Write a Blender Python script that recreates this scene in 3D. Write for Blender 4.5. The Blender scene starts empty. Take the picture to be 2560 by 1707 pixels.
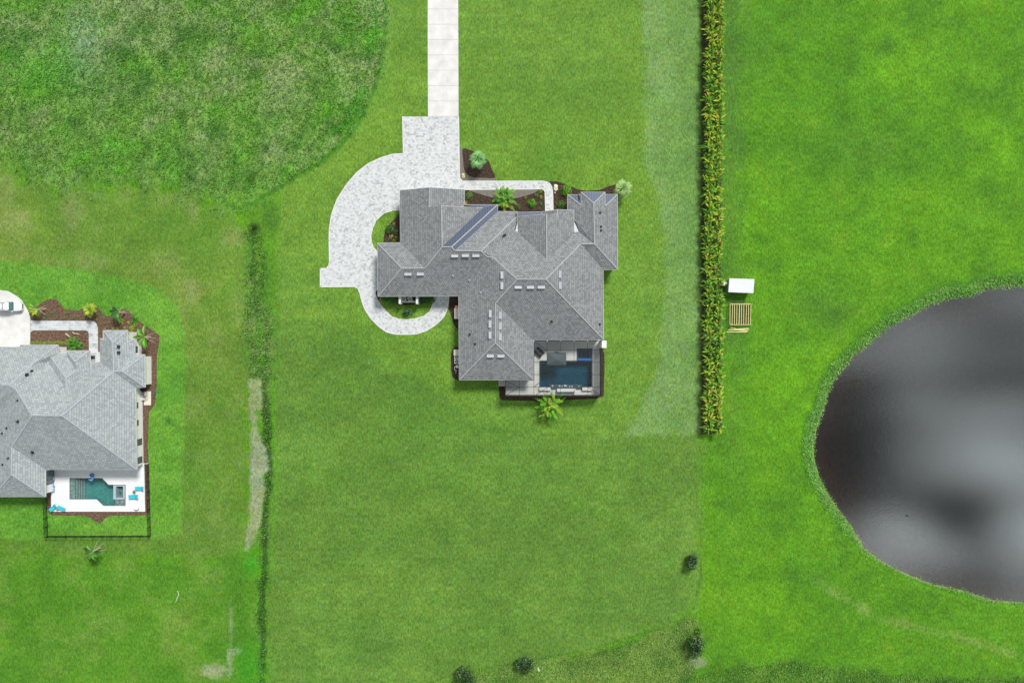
import bpy, bmesh, math, random
import numpy as np
from mathutils import Vector
from mathutils.geometry import tessellate_polygon
from mathutils.bvhtree import BVHTree

SC = bpy.context.scene
R = math.radians
S, H, CX, CY = 0.08, 140.0, 1280.0, 853.5      # metres per photo pixel on the ground, camera height

# ------------------------------------------------------------------ camera
cam_d = bpy.data.cameras.new('camera')
cam = bpy.data.objects.new('camera', cam_d)
SC.collection.objects.link(cam)
cam.location = (0, 0, H)
cam.rotation_euler = (0, 0, 0)
cam_d.sensor_width = 36.0
cam_d.lens = 36.0 * H / (2560 * S)
cam_d.clip_start = 1.0
cam_d.clip_end = 6000
SC.camera = cam

# ------------------------------------------------------------------ sky, sun, exposure
SUN_EL, SUN_AZ = 48.0, 30.0
world = bpy.data.worlds.new('World')
SC.world = world
world.use_nodes = True
nt = world.node_tree
nt.nodes.clear()
def WN(t, **k):
    n = nt.nodes.new(t)
    for a, b in k.items(): setattr(n, a, b)
    return n
def lnk(a, b): nt.links.new(a, b)
w_out = WN('ShaderNodeOutputWorld'); w_bg = WN('ShaderNodeBackground')
sky = WN('ShaderNodeTexSky', sky_type='NISHITA', sun_disc=False)
sky.sun_elevation = R(SUN_EL); sky.sun_rotation = R(SUN_AZ)
sky.altitude = 0; sky.air_density = 1.0; sky.dust_density = 2.0
tc = WN('ShaderNodeTexCoord'); sep = WN('ShaderNodeSeparateXYZ'); lnk(tc.outputs['Generated'], sep.inputs[0])
def M(op, a, b=None, c=None):
    n = WN('ShaderNodeMath', operation=op)
    for i, v in enumerate((a, b, c)):
        if v is None: continue
        if isinstance(v, (int, float)): n.inputs[i].default_value = v
        else: lnk(v, n.inputs[i])
    return n.outputs[0]
zc = M('MAXIMUM', sep.outputs[2], 0.06)
qx = M('DIVIDE', sep.outputs[0], zc); qy = M('DIVIDE', sep.outputs[1], zc)
comb = WN('ShaderNodeCombineXYZ'); lnk(qx, comb.inputs[0]); lnk(qy, comb.inputs[1])
cn = WN('ShaderNodeTexNoise'); cn.inputs['Scale'].default_value = 2.4; cn.inputs['Detail'].default_value = 5; cn.inputs['Roughness'].default_value = .55
cn.inputs['Distortion'].default_value = .4
mp = WN('ShaderNodeMapping'); mp.inputs['Rotation'].default_value = (0, 0, R(-56)); mp.inputs['Scale'].default_value = (.9, 2.9, 1)
lnk(comb.outputs[0], mp.inputs[0]); lnk(mp.outputs[0], cn.inputs['Vector'])
def blob(cx, cy, rx, ry, amp):
    a = M('DIVIDE', M('SUBTRACT', qx, cx), rx); b = M('DIVIDE', M('SUBTRACT', qy, cy), ry)
    d = M('ADD', M('MULTIPLY', a, a), M('MULTIPLY', b, b))
    return M('MULTIPLY', M('EXPONENT', M('MULTIPLY', d, -1.0)), amp)
def Q(px, py): return ((px-CX)*S/H, (CY-py)*S/H)
tot = M('MULTIPLY', M('SUBTRACT', cn.outputs['Fac'], .31), 1.3)
cn2 = WN('ShaderNodeTexNoise'); cn2.inputs['Scale'].default_value = 6.5; cn2.inputs['Detail'].default_value = 6; cn2.inputs['Roughness'].default_value = .6; lnk(mp.outputs[0], cn2.inputs['Vector'])
tot = M('ADD', tot, M('MULTIPLY', M('SUBTRACT', cn2.outputs['Fac'], .5), 1.5))
for (px, py, rx, ry, amp) in CLOUDS if 'CLOUDS' in globals() else [
        (2480, 1150, 150, 85, .55), (2600, 1310, 80, 85, 1.0), (2255, 1325, 58, 46, .95), (2360, 1378, 42, 30, .75),
        (2420, 1000, 200, 110, .08), (2270, 1130, 80, 120, .12), (2435, 1310, 85, 85, -.3), (2075, 1110, 120, 210, -.42),
        (2180, 960, 90, 120, -.06), (2450, 1470, 260, 45, -.3)]:
    x0, y0 = Q(px, py)
    tot = M('ADD', tot, blob(x0, y0, rx*S/H, ry*S/H, amp))
cl = WN('ShaderNodeClamp'); lnk(tot, cl.inputs[0]); cl.inputs[1].default_value = 0.0; cl.inputs[2].default_value = 1.5
ccol = WN('ShaderNodeMixRGB'); lnk(M('MULTIPLY', cl.outputs[0], .8), ccol.inputs[0])
ccol.inputs[1].default_value = (.5, .62, .66, 1); ccol.inputs[2].default_value = (30, 31.8, 32.2, 1)
mixc = WN('ShaderNodeMixRGB'); mixc.inputs[0].default_value = .9
lnk(sky.outputs[0], mixc.inputs[1]); lnk(ccol.outputs[0], mixc.inputs[2])
lnk(mixc.outputs[0], w_bg.inputs[0]); w_bg.inputs[1].default_value = 0.058
lnk(w_bg.outputs[0], w_out.inputs[0])

sun_d = bpy.data.lights.new('sun', 'SUN')
sun_d.energy = 3.3; sun_d.angle = R(15); sun_d.color = (1.0, .965, .9)
sun = bpy.data.objects.new('sun', sun_d); SC.collection.objects.link(sun)
sdir = Vector((math.sin(R(SUN_AZ))*math.cos(R(SUN_EL)), math.cos(R(SUN_AZ))*math.cos(R(SUN_EL)), math.sin(R(SUN_EL))))
sun.rotation_euler = (-sdir).to_track_quat('-Z', 'Y').to_euler()
sun.location = sdir * 200
SC.view_settings.view_transform = 'Standard'; SC.view_settings.look = 'None'
SC.view_settings.exposure = 0.44; SC.view_settings.gamma = 1.0; SC.view_settings.use_curve_mapping = False

# ------------------------------------------------------------------ helpers
random.seed(7)
rng = np.random.default_rng(11)
def P(u, v, z=0.0):
    """photo pixel seen at height z -> world point"""
    k = S * (1 - z / H)
    return Vector(((u-CX)*k, (CY-v)*k, z))
def lin(r, g, b):
    f = lambda c: (c/255/12.92) if c/255 <= .04045 else ((c/255+.055)/1.055)**2.4
    return (f(r), f(g), f(b))

_m = {}
def nodes_of(name):
    m = bpy.data.materials.new(name); m.use_nodes = True
    t = m.node_tree; b = t.nodes['Principled BSDF']
    return m, t, b
def mk(name, col, rough=.7, var=.12, scale=3.0, bump=0.0, metal=0.0, spec=.3, col2=None, detail=4, bscale=None):
    """noise-varied painted / mineral surface"""
    if name in _m: return _m[name]
    m, t, b = nodes_of(name)
    tcn = t.nodes.new('ShaderNodeTexCoord')
    n = t.nodes.new('ShaderNodeTexNoise'); n.inputs['Scale'].default_value = scale; n.inputs['Detail'].default_value = detail
    t.links.new(tcn.outputs['Object'], n.inputs['Vector'])
    r = t.nodes.new('ShaderNodeValToRGB')
    c2 = col2 or tuple(min(1, c*(1+var)) for c in col); c1 = col if col2 else tuple(c*(1-var) for c in col)
    r.color_ramp.elements[0].position = .3; r.color_ramp.elements[1].position = .7
    r.color_ramp.elements[0].color = (*c1, 1); r.color_ramp.elements[1].color = (*c2, 1)
    t.links.new(n.outputs['Fac'], r.inputs[0]); t.links.new(r.outputs[0], b.inputs['Base Color'])
    b.inputs['Roughness'].default_value = rough; b.inputs['Metallic'].default_value = metal
    b.inputs['Specular IOR Level'].default_value = spec
    if bump:
        n2 = t.nodes.new('ShaderNodeTexNoise'); n2.inputs['Scale'].default_value = bscale or scale*4; n2.inputs['Detail'].default_value = 3
        t.links.new(tcn.outputs['Object'], n2.inputs['Vector'])
        bp = t.nodes.new('ShaderNodeBump'); bp.inputs['Strength'].default_value = bump; bp.inputs['Distance'].default_value = .05
        t.links.new(n2.outputs['Fac'], bp.inputs['Height']); t.links.new(bp.outputs[0], b.inputs['Normal'])
    _m[name] = m
    return m
def leaf_mat(name='leaf', rough=.45, trans=.25):
    m, t, b = nodes_of(name)
    a = t.nodes.new('ShaderNodeAttribute'); a.attribute_name = 'Col'
    n = t.nodes.new('ShaderNodeTexNoise'); n.inputs['Scale'].default_value = 2.2
    tcn = t.nodes.new('ShaderNodeTexCoord'); t.links.new(tcn.outputs['Object'], n.inputs['Vector'])
    mr = t.nodes.new('ShaderNodeMapRange'); mr.inputs[3].default_value = .75; mr.inputs[4].default_value = 1.25
    t.links.new(n.outputs['Fac'], mr.inputs[0])
    vm = t.nodes.new('ShaderNodeVectorMath'); vm.operation = 'SCALE'
    t.links.new(a.outputs['Color'], vm.inputs[0]); t.links.new(mr.outputs[0], vm.inputs['Scale'])
    t.links.new(vm.outputs[0], b.inputs['Base Color']); b.inputs['Roughness'].default_value = rough
    b.inputs['Specular IOR Level'].default_value = .35
    tr = t.nodes.new('ShaderNodeBsdfTranslucent'); t.links.new(vm.outputs[0], tr.inputs[0])
    mx = t.nodes.new('ShaderNodeMixShader'); mx.inputs[0].default_value = trans
    o = t.nodes['Material Output']
    t.links.new(b.outputs[0], mx.inputs[1]); t.links.new(tr.outputs[0], mx.inputs[2]); t.links.new(mx.outputs[0], o.inputs[0])
    return m
LEAF = leaf_mat()

def tag(o, label=None, cat=None, group=None, kind=None):
    if label: o['label'] = label
    if cat: o['category'] = cat
    if group: o['group'] = group
    if kind: o['kind'] = kind
    return o
def wloc(o):
    v = Vector(o.location)
    while o.parent: o = o.parent; v += Vector(o.location)
    return v
def thing(name, loc, label=None, cat=None, group=None):
    o = bpy.data.objects.new(name, None); SC.collection.objects.link(o)
    o.location = loc; o.empty_display_size = .3
    return tag(o, label, cat, group)

class MB:
    def __init__(s): s.v = []; s.f = []; s.c = None; s.uv = None; s.mi = None
    def add(s, vs, fs):
        n = len(s.v); s.v += [tuple(v) for v in vs]; s.f += [tuple(i+n for i in f) for f in fs]; return s
    def box(s, c, d, rz=0.0, top=1.0, axis=None):
        x, y, z = d[0]/2, d[1]/2, d[2]/2
        vs = []
        for (a, b, e) in ((-1,-1,-1),(1,-1,-1),(1,1,-1),(-1,1,-1),(-1,-1,1),(1,-1,1),(1,1,1),(-1,1,1)):
            k = top if e > 0 else 1
            px, py = a*x*k, b*y*k
            vs.append((c[0]+px*math.cos(rz)-py*math.sin(rz), c[1]+px*math.sin(rz)+py*math.cos(rz), c[2]+e*z))
        return s.add(vs, [(0,3,2,1),(4,5,6,7),(0,1,5,4),(1,2,6,5),(2,3,7,6),(3,0,4,7)])
    def beam(s, a, b, w, h):
        a, b = Vector(a), Vector(b); d = b-a
        if d.length < 1e-5: return s
        d.normalize(); side = Vector((-d.y, d.x, 0))
        if side.length < 1e-4: side = Vector((1,0,0))
        side.normalize(); up = d.cross(side)
        if up.z < 0: up = -up
        vs = [p+side*(i*w/2)+up*(j*h/2) for p in (a, b) for (i, j) in ((-1,-1),(1,-1),(1,1),(-1,1))]
        return s.add(vs, [(0,1,2,3),(7,6,5,4),(0,4,5,1),(1,5,6,2),(2,6,7,3),(3,7,4,0)])
    def cyl(s, a, b, r0, r1=None, n=10, cap=True):
        r1 = r0 if r1 is None else r1
        a, b = Vector(a), Vector(b); d = (b-a).normalized()
        u = d.orthogonal().normalized(); w = d.cross(u)
        vs = []
        for p, r in ((a, r0), (b, r1)):
            vs += [p + (u*math.cos(2*math.pi*i/n)+w*math.sin(2*math.pi*i/n))*r for i in range(n)]
        fs = [(i, (i+1)%n, n+(i+1)%n, n+i) for i in range(n)]
        if cap: fs += [tuple(range(n-1,-1,-1)), tuple(range(n, 2*n))]
        return s.add(vs, fs)
    def tube(s, pts, r, n=6):
        for i in range(len(pts)-1):
            r0 = r[i] if isinstance(r, (list, tuple)) else r; r1 = r[i+1] if isinstance(r, (list, tuple)) else r
            s.cyl(pts[i], pts[i+1], r0, r1, n)
        return s
    def prism(s, loops, z0, z1, bottom=False):
        """loops: outer + holes of (x,y); top face at z1, sides down to z0"""
        L = [[Vector((p[0], p[1], 0)) for p in lp] for lp in loops]
        tris = tessellate_polygon(L)
        flat = [p for lp in L for p in lp]
        n = len(s.v)
        s.v += [(p.x, p.y, z1) for p in flat]
        for t in tris:
            a, b, c = (flat[i] for i in t)
            cr = (b.x-a.x)*(c.y-a.y)-(b.y-a.y)*(c.x-a.x)
            if abs(cr) < 1e-9: continue
            s.f.append(tuple(n+i for i in (t if cr > 0 else t[::-1])))
        if z0 is not None and z0 < z1:
            m = len(s.v); s.v += [(p.x, p.y, z0) for p in flat]; k = 0
            for lp in L:
                q = len(lp)
                for i in range(q):
                    a, b = k+i, k+(i+1) % q
                    s.f.append((n+a, m+a, m+b, n+b))
                k += q
        return s
    def build(s, name, mat, parent=None, origin=None, smooth=False, bevel=0, fixn=True, mats=None):
        if origin is None:
            if parent is not None: o0 = wloc(parent)
            else:
                a = np.array(s.v); o0 = Vector((float((a[:,0].min()+a[:,0].max())/2), float((a[:,1].min()+a[:,1].max())/2), float(a[:,2].min())))
        else: o0 = Vector(origin)
        me = bpy.data.meshes.new(name)
        me.from_pydata([(x-o0.x, y-o0.y, z-o0.z) for x, y, z in s.v], [], s.f)
        for mm in (mats or [mat]): me.materials.append(mm)
        if s.mi: me.polygons.foreach_set('material_index', s.mi)
        if s.uv:
            ul = me.uv_layers.new(name='UVMap'); ul.data.foreach_set('uv', [c for q in s.uv for c in q])
        if s.c is not None:
            ca = me.color_attributes.new('Col', 'FLOAT_COLOR', 'POINT')
            ca.data.foreach_set('color', np.array([(*c, 1.0) for c in s.c], dtype=np.float32).ravel())
        if bevel or fixn:
            bm = bmesh.new(); bm.from_mesh(me)
            if fixn: bmesh.ops.recalc_face_normals(bm, faces=bm.faces)
            if bevel:
                bmesh.ops.bevel(bm, geom=list(bm.edges), offset=bevel, segments=2, profile=.6, affect='EDGES', clamp_overlap=True)
            bm.to_mesh(me); bm.free()
        if smooth: me.polygons.foreach_set('use_smooth', [True]*len(me.polygons))
        me.update()
        o = bpy.data.objects.new(name, me); SC.collection.objects.link(o)
        if parent is not None:
            o.parent = parent; o.location = o0 - wloc(parent)
        else: o.location = o0
        return o

def copy_tree(o, parent=None):
    c = o.copy(); SC.collection.objects.link(c)
    if parent is not None: c.parent = parent
    for ch in list(KIDS(o)): copy_tree(ch, c)
    return c
def KIDS(o): return [x for x in SC.collection.objects if x.parent == o]
def place(root, loc, rz=0.0, sc=1.0, label=None, group=None, copy=True):
    r = copy_tree(root) if copy else root
    r.location = loc; r.rotation_euler = (0, 0, rz); r.scale = (sc, sc, sc)
    return tag(r, label, None, group)

def structure(name, px_loops, z0, z1, mat, kind='structure'):
    o = MB().prism([[P(*p)[:2] for p in lp] for lp in px_loops], z0, z1).build(name, mat, fixn=False)
    return tag(o, kind=kind)
def catmull(pts, closed=True, n=5):
    out = []; N = len(pts)
    for i in range(N if closed else N-1):
        p = [np.array(pts[(i+k) % N] if closed else pts[min(max(i+k, 0), N-1)], float) for k in (-1, 0, 1, 2)]
        for j in range(n):
            t = j/n
            out.append(tuple(.5*((2*p[1])+(-p[0]+p[2])*t+(2*p[0]-5*p[1]+4*p[2]-p[3])*t*t+(-p[0]+3*p[1]-3*p[2]+p[3])*t**3)))
    if not closed: out.append(tuple(pts[-1]))
    return out

# ------------------------------------------------------------------ ground: one sheet, planted in patches
def hsh(ix, iy, seed):
    h = (ix.astype(np.int64)*374761393 + iy.astype(np.int64)*668265263 + seed*1442695041) & 0xffffffff
    h = ((h ^ (h >> 13))*1274126177) & 0xffffffff
    return ((h ^ (h >> 16)) & 0xffff)/65535.0
def vn(x, y, s, seed):
    x = x/s; y = y/s; ix = np.floor(x); iy = np.floor(y); fx = x-ix; fy = y-iy
    fx = fx*fx*(3-2*fx); fy = fy*fy*(3-2*fy)
    a = hsh(ix, iy, seed); b = hsh(ix+1, iy, seed); c = hsh(ix, iy+1, seed); d = hsh(ix+1, iy+1, seed)
    return (a*(1-fx)+b*fx)*(1-fy)+(c*(1-fx)+d*fx)*fy
def fbm(x, y, s, seed, oct=4):
    t = 0; a = 1; w = 0
    for i in range(oct):
        t = t+a*vn(x, y, s/2**i, seed+i*17); w += a; a *= .55
    return t/w
def sdist(X, Y, poly):
    """signed distance (negative inside) in photo pixels"""
    d = np.full(X.shape, 1e18); ins = np.zeros(X.shape, bool); n = len(poly)
    for i in range(n):
        x1, y1 = poly[i]; x2, y2 = poly[(i+1) % n]
        ex, ey = x2-x1, y2-y1; L = ex*ex+ey*ey+1e-9
        t = np.clip(((X-x1)*ex+(Y-y1)*ey)/L, 0, 1)
        d = np.minimum(d, (X-x1-t*ex)**2+(Y-y1-t*ey)**2)
        c = ((y1 > Y) != (y2 > Y)) & (X < (x2-x1)*(Y-y1)/((y2-y1) if y2 != y1 else 1e-9)+x1)
        ins ^= c
    d = np.sqrt(d)
    return np.where(ins, -d, d)

POND = [(2600,712),(2560,716),(2476,722),(2437,740),(2375,747),(2339,758),(2277,792),(2227,817),(2184,854),(2134,896),(2100,935),(2080,975),
        (2063,1028),(2047,1073),(2040,1120),(2043,1150),(2056,1196),(2092,1260),(2132,1312),(2168,1372),(2220,1408),(2280,1436),(2340,1458),
        (2412,1474),(2480,1496),(2560,1502),(2700,1500),(2860,1440),(2980,1320),(3030,1150),(3000,960),(2900,810),(2740,730)]
MEADOW = [(-900,-900),(965,-900),(965,0),(964,60),(956,150),(932,235),(893,318),(845,372),(800,408),(742,440),(700,468),(650,500),(600,520),(520,500),(450,470),
          (380,452),(250,455),(150,462),(60,440),(0,392),(-900,300)]
LAWN = [(965,-900),(965,0),(964,60),(956,150),(932,235),(893,318),(845,372),(800,408),(742,440),(705,470),(700,540),(690,620),(690,760),(690,900),(684,1100),
        (672,1300),(670,1500),(672,1720),(1070,1707),(1140,1683),(1300,1655),(1450,1628),(1690,1560),(1735,1520),(1752,1440),(1756,1085),(1765,1080),(1765,-900)]
PALE = [(1607,-900),(1762,-900),(1762,1086),(1562,1086),(1598,1030),(1640,940),(1662,760),(1662,600),(1648,490),(1612,410),(1612,300),(1609,100)]
LYARD = [(-900,640),(0,650),(150,668),(300,692),(390,722),(445,770),(464,830),(464,950),(460,1100),(452,1340),(300,1346),(-900,1352)]
DIRT = [(619,949),(652,949),(656,1021),(641,1026),(647,1098),(665,1123),(672,1168),(657,1193),(660,1228),(652,1299),(640,1340),(618,1378),(612,1378),
        (619,1314),(625,1266),(625,1165),(627,1060),(624,1011)]
OLIVE = [(-900,430),(0,400),(60,445),(150,470),(380,460),(520,505),(600,530),(625,600),(622,1372),(560,1400),(-900,1372)]
FARLOW = [(-900,1372),(560,1395),(620,1380),(650,1400),(656,1720),(656,2600),(-900,2600)]
DITCH = [(628,560),(640,620),(642,720),(648,800),(652,900),(662,1000),(668,1100),(670,1200),(662,1300),(660,1400),(654,1500),(656,1600),(652,1760)]
ROUGH = [(1700,1720),(1730,1690),(1900,1655),(1980,1652),(2100,1668),(2300,1690),(2700,1700),(2900,2600),(1000,2600),(1080,1707)]
TRACK = [(2030,1440),(2100,1490),(2200,1545),(2330,1575),(2450,1605),(2530,1632)]
BOT = [(1075,1712),(1140,1686),(1300,1658),(1450,1632),(1690,1566),(1740,1530),(1760,1600),(1725,1720)]

def axis(lo, hi, st, far):
    a = list(np.arange(lo, hi+1e-6, st)); g = st*3; x = hi
    while x < far: x += g; a.append(x); g *= 1.45
    g = st*3; x = lo
    while x > -far: x -= g; a.insert(0, x); g *= 1.45
    return np.array(a)
gx = axis(-104.4, 104.4, .36, 2500); gy = axis(-70.2, 70.2, .36, 2500)
GX, GY = np.meshgrid(gx, gy)
U = GX/S+CX; V = CY-GY/S
j1 = (fbm(U, V, 26, 1)-.5); j2 = (fbm(U, V, 8, 5, 3)-.5); big = fbm(U, V, 190, 9, 4)-.5; mid = fbm(U, V, 60, 21, 4)-.5; fine = fbm(U, V, 14, 31, 3)-.5
def mask(poly, soft=6, jit=0.0): 
    d = sdist(U, V, poly)+jit*(j1*2+j2)
    return np.clip(.5-d/soft, 0, 1)
def col(*c): return np.array(lin(*c))[None, None, :]
K = 1.0/1.45
def blend(C, m, c): return C*(1-m[..., None])+c*m[..., None]
C = np.ones(U.shape+(3,))*col(88,152,34)
# bright field to the right: fresh and darker patches
C = blend(C, np.clip(big*2.6+.35, 0, 1)*.75, col(104,170,30))
C = blend(C, np.clip(-mid*3.2-.1, 0, 1)*.8, col(74,130,36))
C = blend(C, np.clip(mid*3-.3, 0, 1)*.5, col(124,172,44))
C = blend(C, np.clip(1-np.abs(U-1830-20*j1*4)/46, 0, 1)*.65*np.clip(1.1-V/1500, 0, 1), col(84,128,56))
for (x, y, rx, ry, a) in ((2060,770,70,60,.7),(2150,380,110,50,.5),(1880,140,60,80,.5),(2480,380,90,100,-.5),(2250,180,150,80,-.4),(1990,1000,60,120,-.45),(2500,480,80,60,.25)):
    g = np.exp(-((U-x)/rx)**2-((V-y)/ry)**2)*(1+3*mid)
    C = blend(C, np.clip(g*abs(a), 0, 1), col(78,128,44) if a > 0 else col(112,184,32))
C = blend(C, (.5+.5*np.sin((V-.35*U)/11+j1*6+big*9))*.25*np.clip(.5+2.4*big, 0, 1), col(76,138,30))
rough = np.zeros(U.shape)
# open ground left: olive and green mixed
m = mask(OLIVE, 30, 40); O = np.ones_like(C)*col(112,150,58)
O = blend(O, np.clip(big*3+.3, 0, 1), col(100,150,48)); O = blend(O, np.clip(mid*3.4, 0, 1)*.8, col(134,158,84)); O = blend(O, np.clip(-mid*3.4, 0, 1)*.6, col(86,136,44))
O = blend(O, np.clip((V-880)/260, 0, 1)*.6, col(90,142,44))
C = C*(1-m[..., None])+O*m[..., None]; rough = np.maximum(rough, m*.35)
m = mask(FARLOW, 30, 40); O = np.ones_like(C)*col(88,148,38)
O = blend(O, np.clip(mid*3.2+.1, 0, 1)*.8, col(116,158,62)); O = blend(O, np.clip(-mid*3-.1, 0, 1)*.7, col(70,132,32))
C = C*(1-m[..., None])+O*m[..., None]; rough = np.maximum(rough, m*.4)
m = mask(LYARD, 5, 6); O = np.ones_like(C)*col(100,164,52)
O = blend(O, np.clip(mid*3+.2, 0, 1)*.5, col(118,176,62)); O = blend(O, np.clip(-mid*3, 0, 1)*.7, col(84,150,44))
C = C*(1-m[..., None])+O*m[..., None]; rough = rough*(1-m)
# mown lawn
DARKL = [(600,798),(750,798),(829,804),(876,835),(892,861),(945,893),(950,935),(1050,940),(1076,967),(1118,998),(1200,1068),(1350,1083),(1560,1087),(1790,1087),(1790,1760),(600,1760)]
m = mask(LAWN, np.where((V > 1090) & (U > 1600), 34, np.where((U < 760) & (V < 940) & (V > 455), 26, 7))*1.0, np.where((V > 1090) & (U > 1600), 16, 5)); O = np.ones_like(C)*col(112,160,54); O = blend(O, mask(DARKL, 8, 4)*.95, col(98,143,54))
O = blend(O, np.clip(big*3+.2, 0, 1)*.7, col(116,164,64)); O = blend(O, np.clip(-mid*3.2, 0, 1)*.55, col(88,144,46))
O = blend(O, np.clip(1-(V+40)/420, 0, 1)*.45, col(112,162,62))
O = blend(O, (.5+.5*np.sin(V/8.5+j1*5+big*8))*.34*np.clip(.55+2.4*big+1.2*mid, .1, 1), col(84,138,46))
for (x, y, rx, ry, a) in ((900,860,90,60,.45),(1060,1000,110,60,.45),(1200,1060,140,40,.3),(1350,1190,300,60,.25),(1400,250,200,90,.3)):
    g = np.exp(-((U-x)/rx)**2-((V-y)/ry)**2); O = blend(O, np.clip(g*a*(1+2*mid), 0, 1), col(80,134,46))
C = C*(1-m[..., None])+O*m[..., None]; rough = rough*(1-m)+m*.05
mp_ = mask(PALE, 14, 12)*(.8+.5*mid); O = np.ones_like(C)*col(122,166,88)
O = blend(O, np.clip(mid*3+.2, 0, 1)*.5, col(132,172,100)); O = blend(O, np.clip((U-1640)/70, 0, 1)*.6*np.clip((900-V)/500, .2, 1), col(98,150,68))
O = blend(O, np.clip(-mid*3, 0, 1)*.4, col(104,158,78))
C = C*(1-mp_[..., None])+O*mp_[..., None]
# meadow
m = mask(MEADOW, np.where(U < 690, 80, 14)*1.0, np.where(U < 690, 44, 20)); O = np.ones_like(C)*col(98,142,60)
tan = fbm(U+V*.6, V-U*.25, 70, 61, 5)-.5; dk = fbm(U, V, 46, 71, 5)-.5
up = np.clip(1-V/330, 0, 1)
O = blend(O, np.clip(tan*3.6-.15+.6*up, 0, 1)*.75, col(130,150,100)); O = blend(O, np.clip(dk*5-.15, 0, 1)*.85, col(58,108,38))
O = blend(O, np.clip(-tan*4-.1, 0, 1)*.8, col(84,154,34)); O = blend(O, np.clip(fine*4, 0, 1)*.4, col(112,156,66)); O = blend(O, np.clip(-fine*4, 0, 1)*.4, col(62,118,34))
O = blend(O, np.exp(-((U-210)/50)**2-((V-110)/90)**2)*.7, col(128,158,120))
O = blend(O, np.exp(-((U-110)/110)**2-((V-170)/60)**2)*.7, col(76,150,38))
O = O*1.40; C = C*(1-m[..., None])+O*m[..., None]; rough = np.maximum(rough*(1-m), m); MEAD = m
# rough strip along the lower edge
for poly, cc in ((BOT, (118,152,68)), (ROUGH, (92,144,46))):
    m = mask(poly, 14, 16); O = np.ones_like(C)*col(*cc); O = blend(O, np.clip(-dk*4, 0, 1)*.6, col(116,156,62)); O = blend(O, np.clip(dk*4, 0, 1)*.7, col(62,108,38))
    C = C*(1-m[..., None])+O*m[..., None]; rough = np.maximum(rough, m*.8)
# mowing edge above the lower strip
d = np.abs(sdist(U, V, LAWN)); e = np.clip(1-(d+3*j2)/4, 0, 1)*(V > 1400)*(U > 1050)*.7; C = blend(C, e, col(70,118,40))
d = np.abs(sdist(U, V, MEADOW)+8*j1); e = np.clip(1-d/9, 0, 1)*(U > 560)*(V > -20)*.75; C = blend(C, e, col(58,132,34))
e = np.clip(1-np.abs(sdist(U, V, MEADOW)+26+30*j1)/22, 0, 1)*(U > 700)*np.clip(.5+3*mid, 0, 1); C = blend(C, e*.7, col(78,170,40))
# ditch weeds and dirt
def dline(pts): 
    dd = np.full(U.shape, 1e9)
    for a, b in zip(pts[:-1], pts[1:]):
        ex, ey = b[0]-a[0], b[1]-a[1]; t = np.clip(((U-a[0])*ex+(V-a[1])*ey)/(ex*ex+ey*ey), 0, 1)
        dd = np.minimum(dd, np.hypot(U-a[0]-t*ex, V-a[1]-t*ey))
    return dd
dd = dline(DITCH)
w = np.interp(V, [540, 620, 860, 960, 1100, 1370, 1450, 1700], [12, 26, 40, 24, 13, 12, 12, 14])
m = np.clip((1.3-(dd+34*j1+14*j2)/w)*.8, 0, np.interp(V, [880, 960], [.6, .85]))*(V > 545)*np.clip((V-545)/30, 0, 1); O = np.ones_like(C)*col(92,142,52)
O = blend(O, np.clip(dk*5+.05, 0, 1)*.8, col(52,98,34)); O = blend(O, np.clip(-fine*5, 0, 1)*.6, col(66,140,32)); O = blend(O, np.clip(tan*5-.2, 0, 1)*.7, col(126,148,92))
g = np.clip(1-np.abs(U-645)/62, 0, 1)*1.3*np.clip((V-540)/40, 0, 1)*np.clip((960-V)/80, 0, 1)*(.5+2*mid); C = blend(C, np.clip(g, 0, 1)*.6, col(78,128,50))
C = C*(1-m[..., None])+O*m[..., None]; rough = np.maximum(rough, m*.9); DW = m
m = np.clip(1-(np.abs(U-np.interp(V, [560, 700], [648, 646]))+6*j2)/13, 0, 1)*(V > 585)*(V < 700); C = blend(C, m, col(104,158,46))
m = np.clip(1-(np.abs(U-np.interp(V, [780, 880], [648, 652]))+6*j2)/9, 0, 1)*(V > 780)*(V < 870); C = blend(C, m*.8, col(88,160,46))
m = np.clip(1.3-(dd+12*j1+9*j2)/9, 0, 1)*np.clip((V-930)/60, 0, 1); C = blend(C, m*.8, col(44,86,30))
m = np.clip(1-np.abs(dd-20-12*j1)/10, 0, 1)*(U > 650)*np.clip((V-940)/60, 0, 1)*np.clip((1480-V)/80, 0, 1); C = blend(C, m*.6, col(92,162,36))
m = np.clip(1-(np.abs(U-628-(V-560)*.05)+8*j1)/8, 0, 1)*(V > 560)*(V < 760)*.6; C = blend(C, m, col(56,96,46))
m = np.exp(-((U-636)/11)**2-((V-571)/12)**2); C = blend(C, m*.95, col(22,26,12))
m = np.exp(-((U-675)/26)**2-((V-540)/36)**2); C = blend(C, m*.6, col(64,104,48))
m = mask(DIRT, 6, 7); O = np.ones_like(C)*col(146,168,112); O = blend(O, np.clip(mid*4, 0, 1)*.7, col(160,176,140)); O = blend(O, np.clip(-fine*4, 0, 1)*.5, col(118,154,76))
m = m*.9
C = C*(1-m[..., None])+O*m[..., None]; rough = np.maximum(rough*(1-m), m*.5)
for (x, y, rx, ry, a) in ((535,1676,34,20,.8),(575,1650,8,40,.7),(590,1628,16,10,.6),(1745,1655,24,16,.75),(578,1560,5,60,.45),(425,1090,7,9,.0)):
    g = np.clip(1.3-((U-x)/rx)**2-((V-y)/ry)**2+j2*1.6, 0, 1); C = blend(C, g*a, col(150,170,122))
m = np.exp(-((U-630)/22)**2-((V-1410)/34)**2)+np.exp(-((U-625)/40)**2-((V-1670)/60)**2); C = blend(C, np.clip(m, 0, 1)*.8, col(62,160,28))
m = np.clip(1-(dline(TRACK)+30*j1)/16, 0, 1)*(.45+1.2*mid); C = blend(C, np.clip(m, 0, 1)*.8, col(138,168,84))
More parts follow.
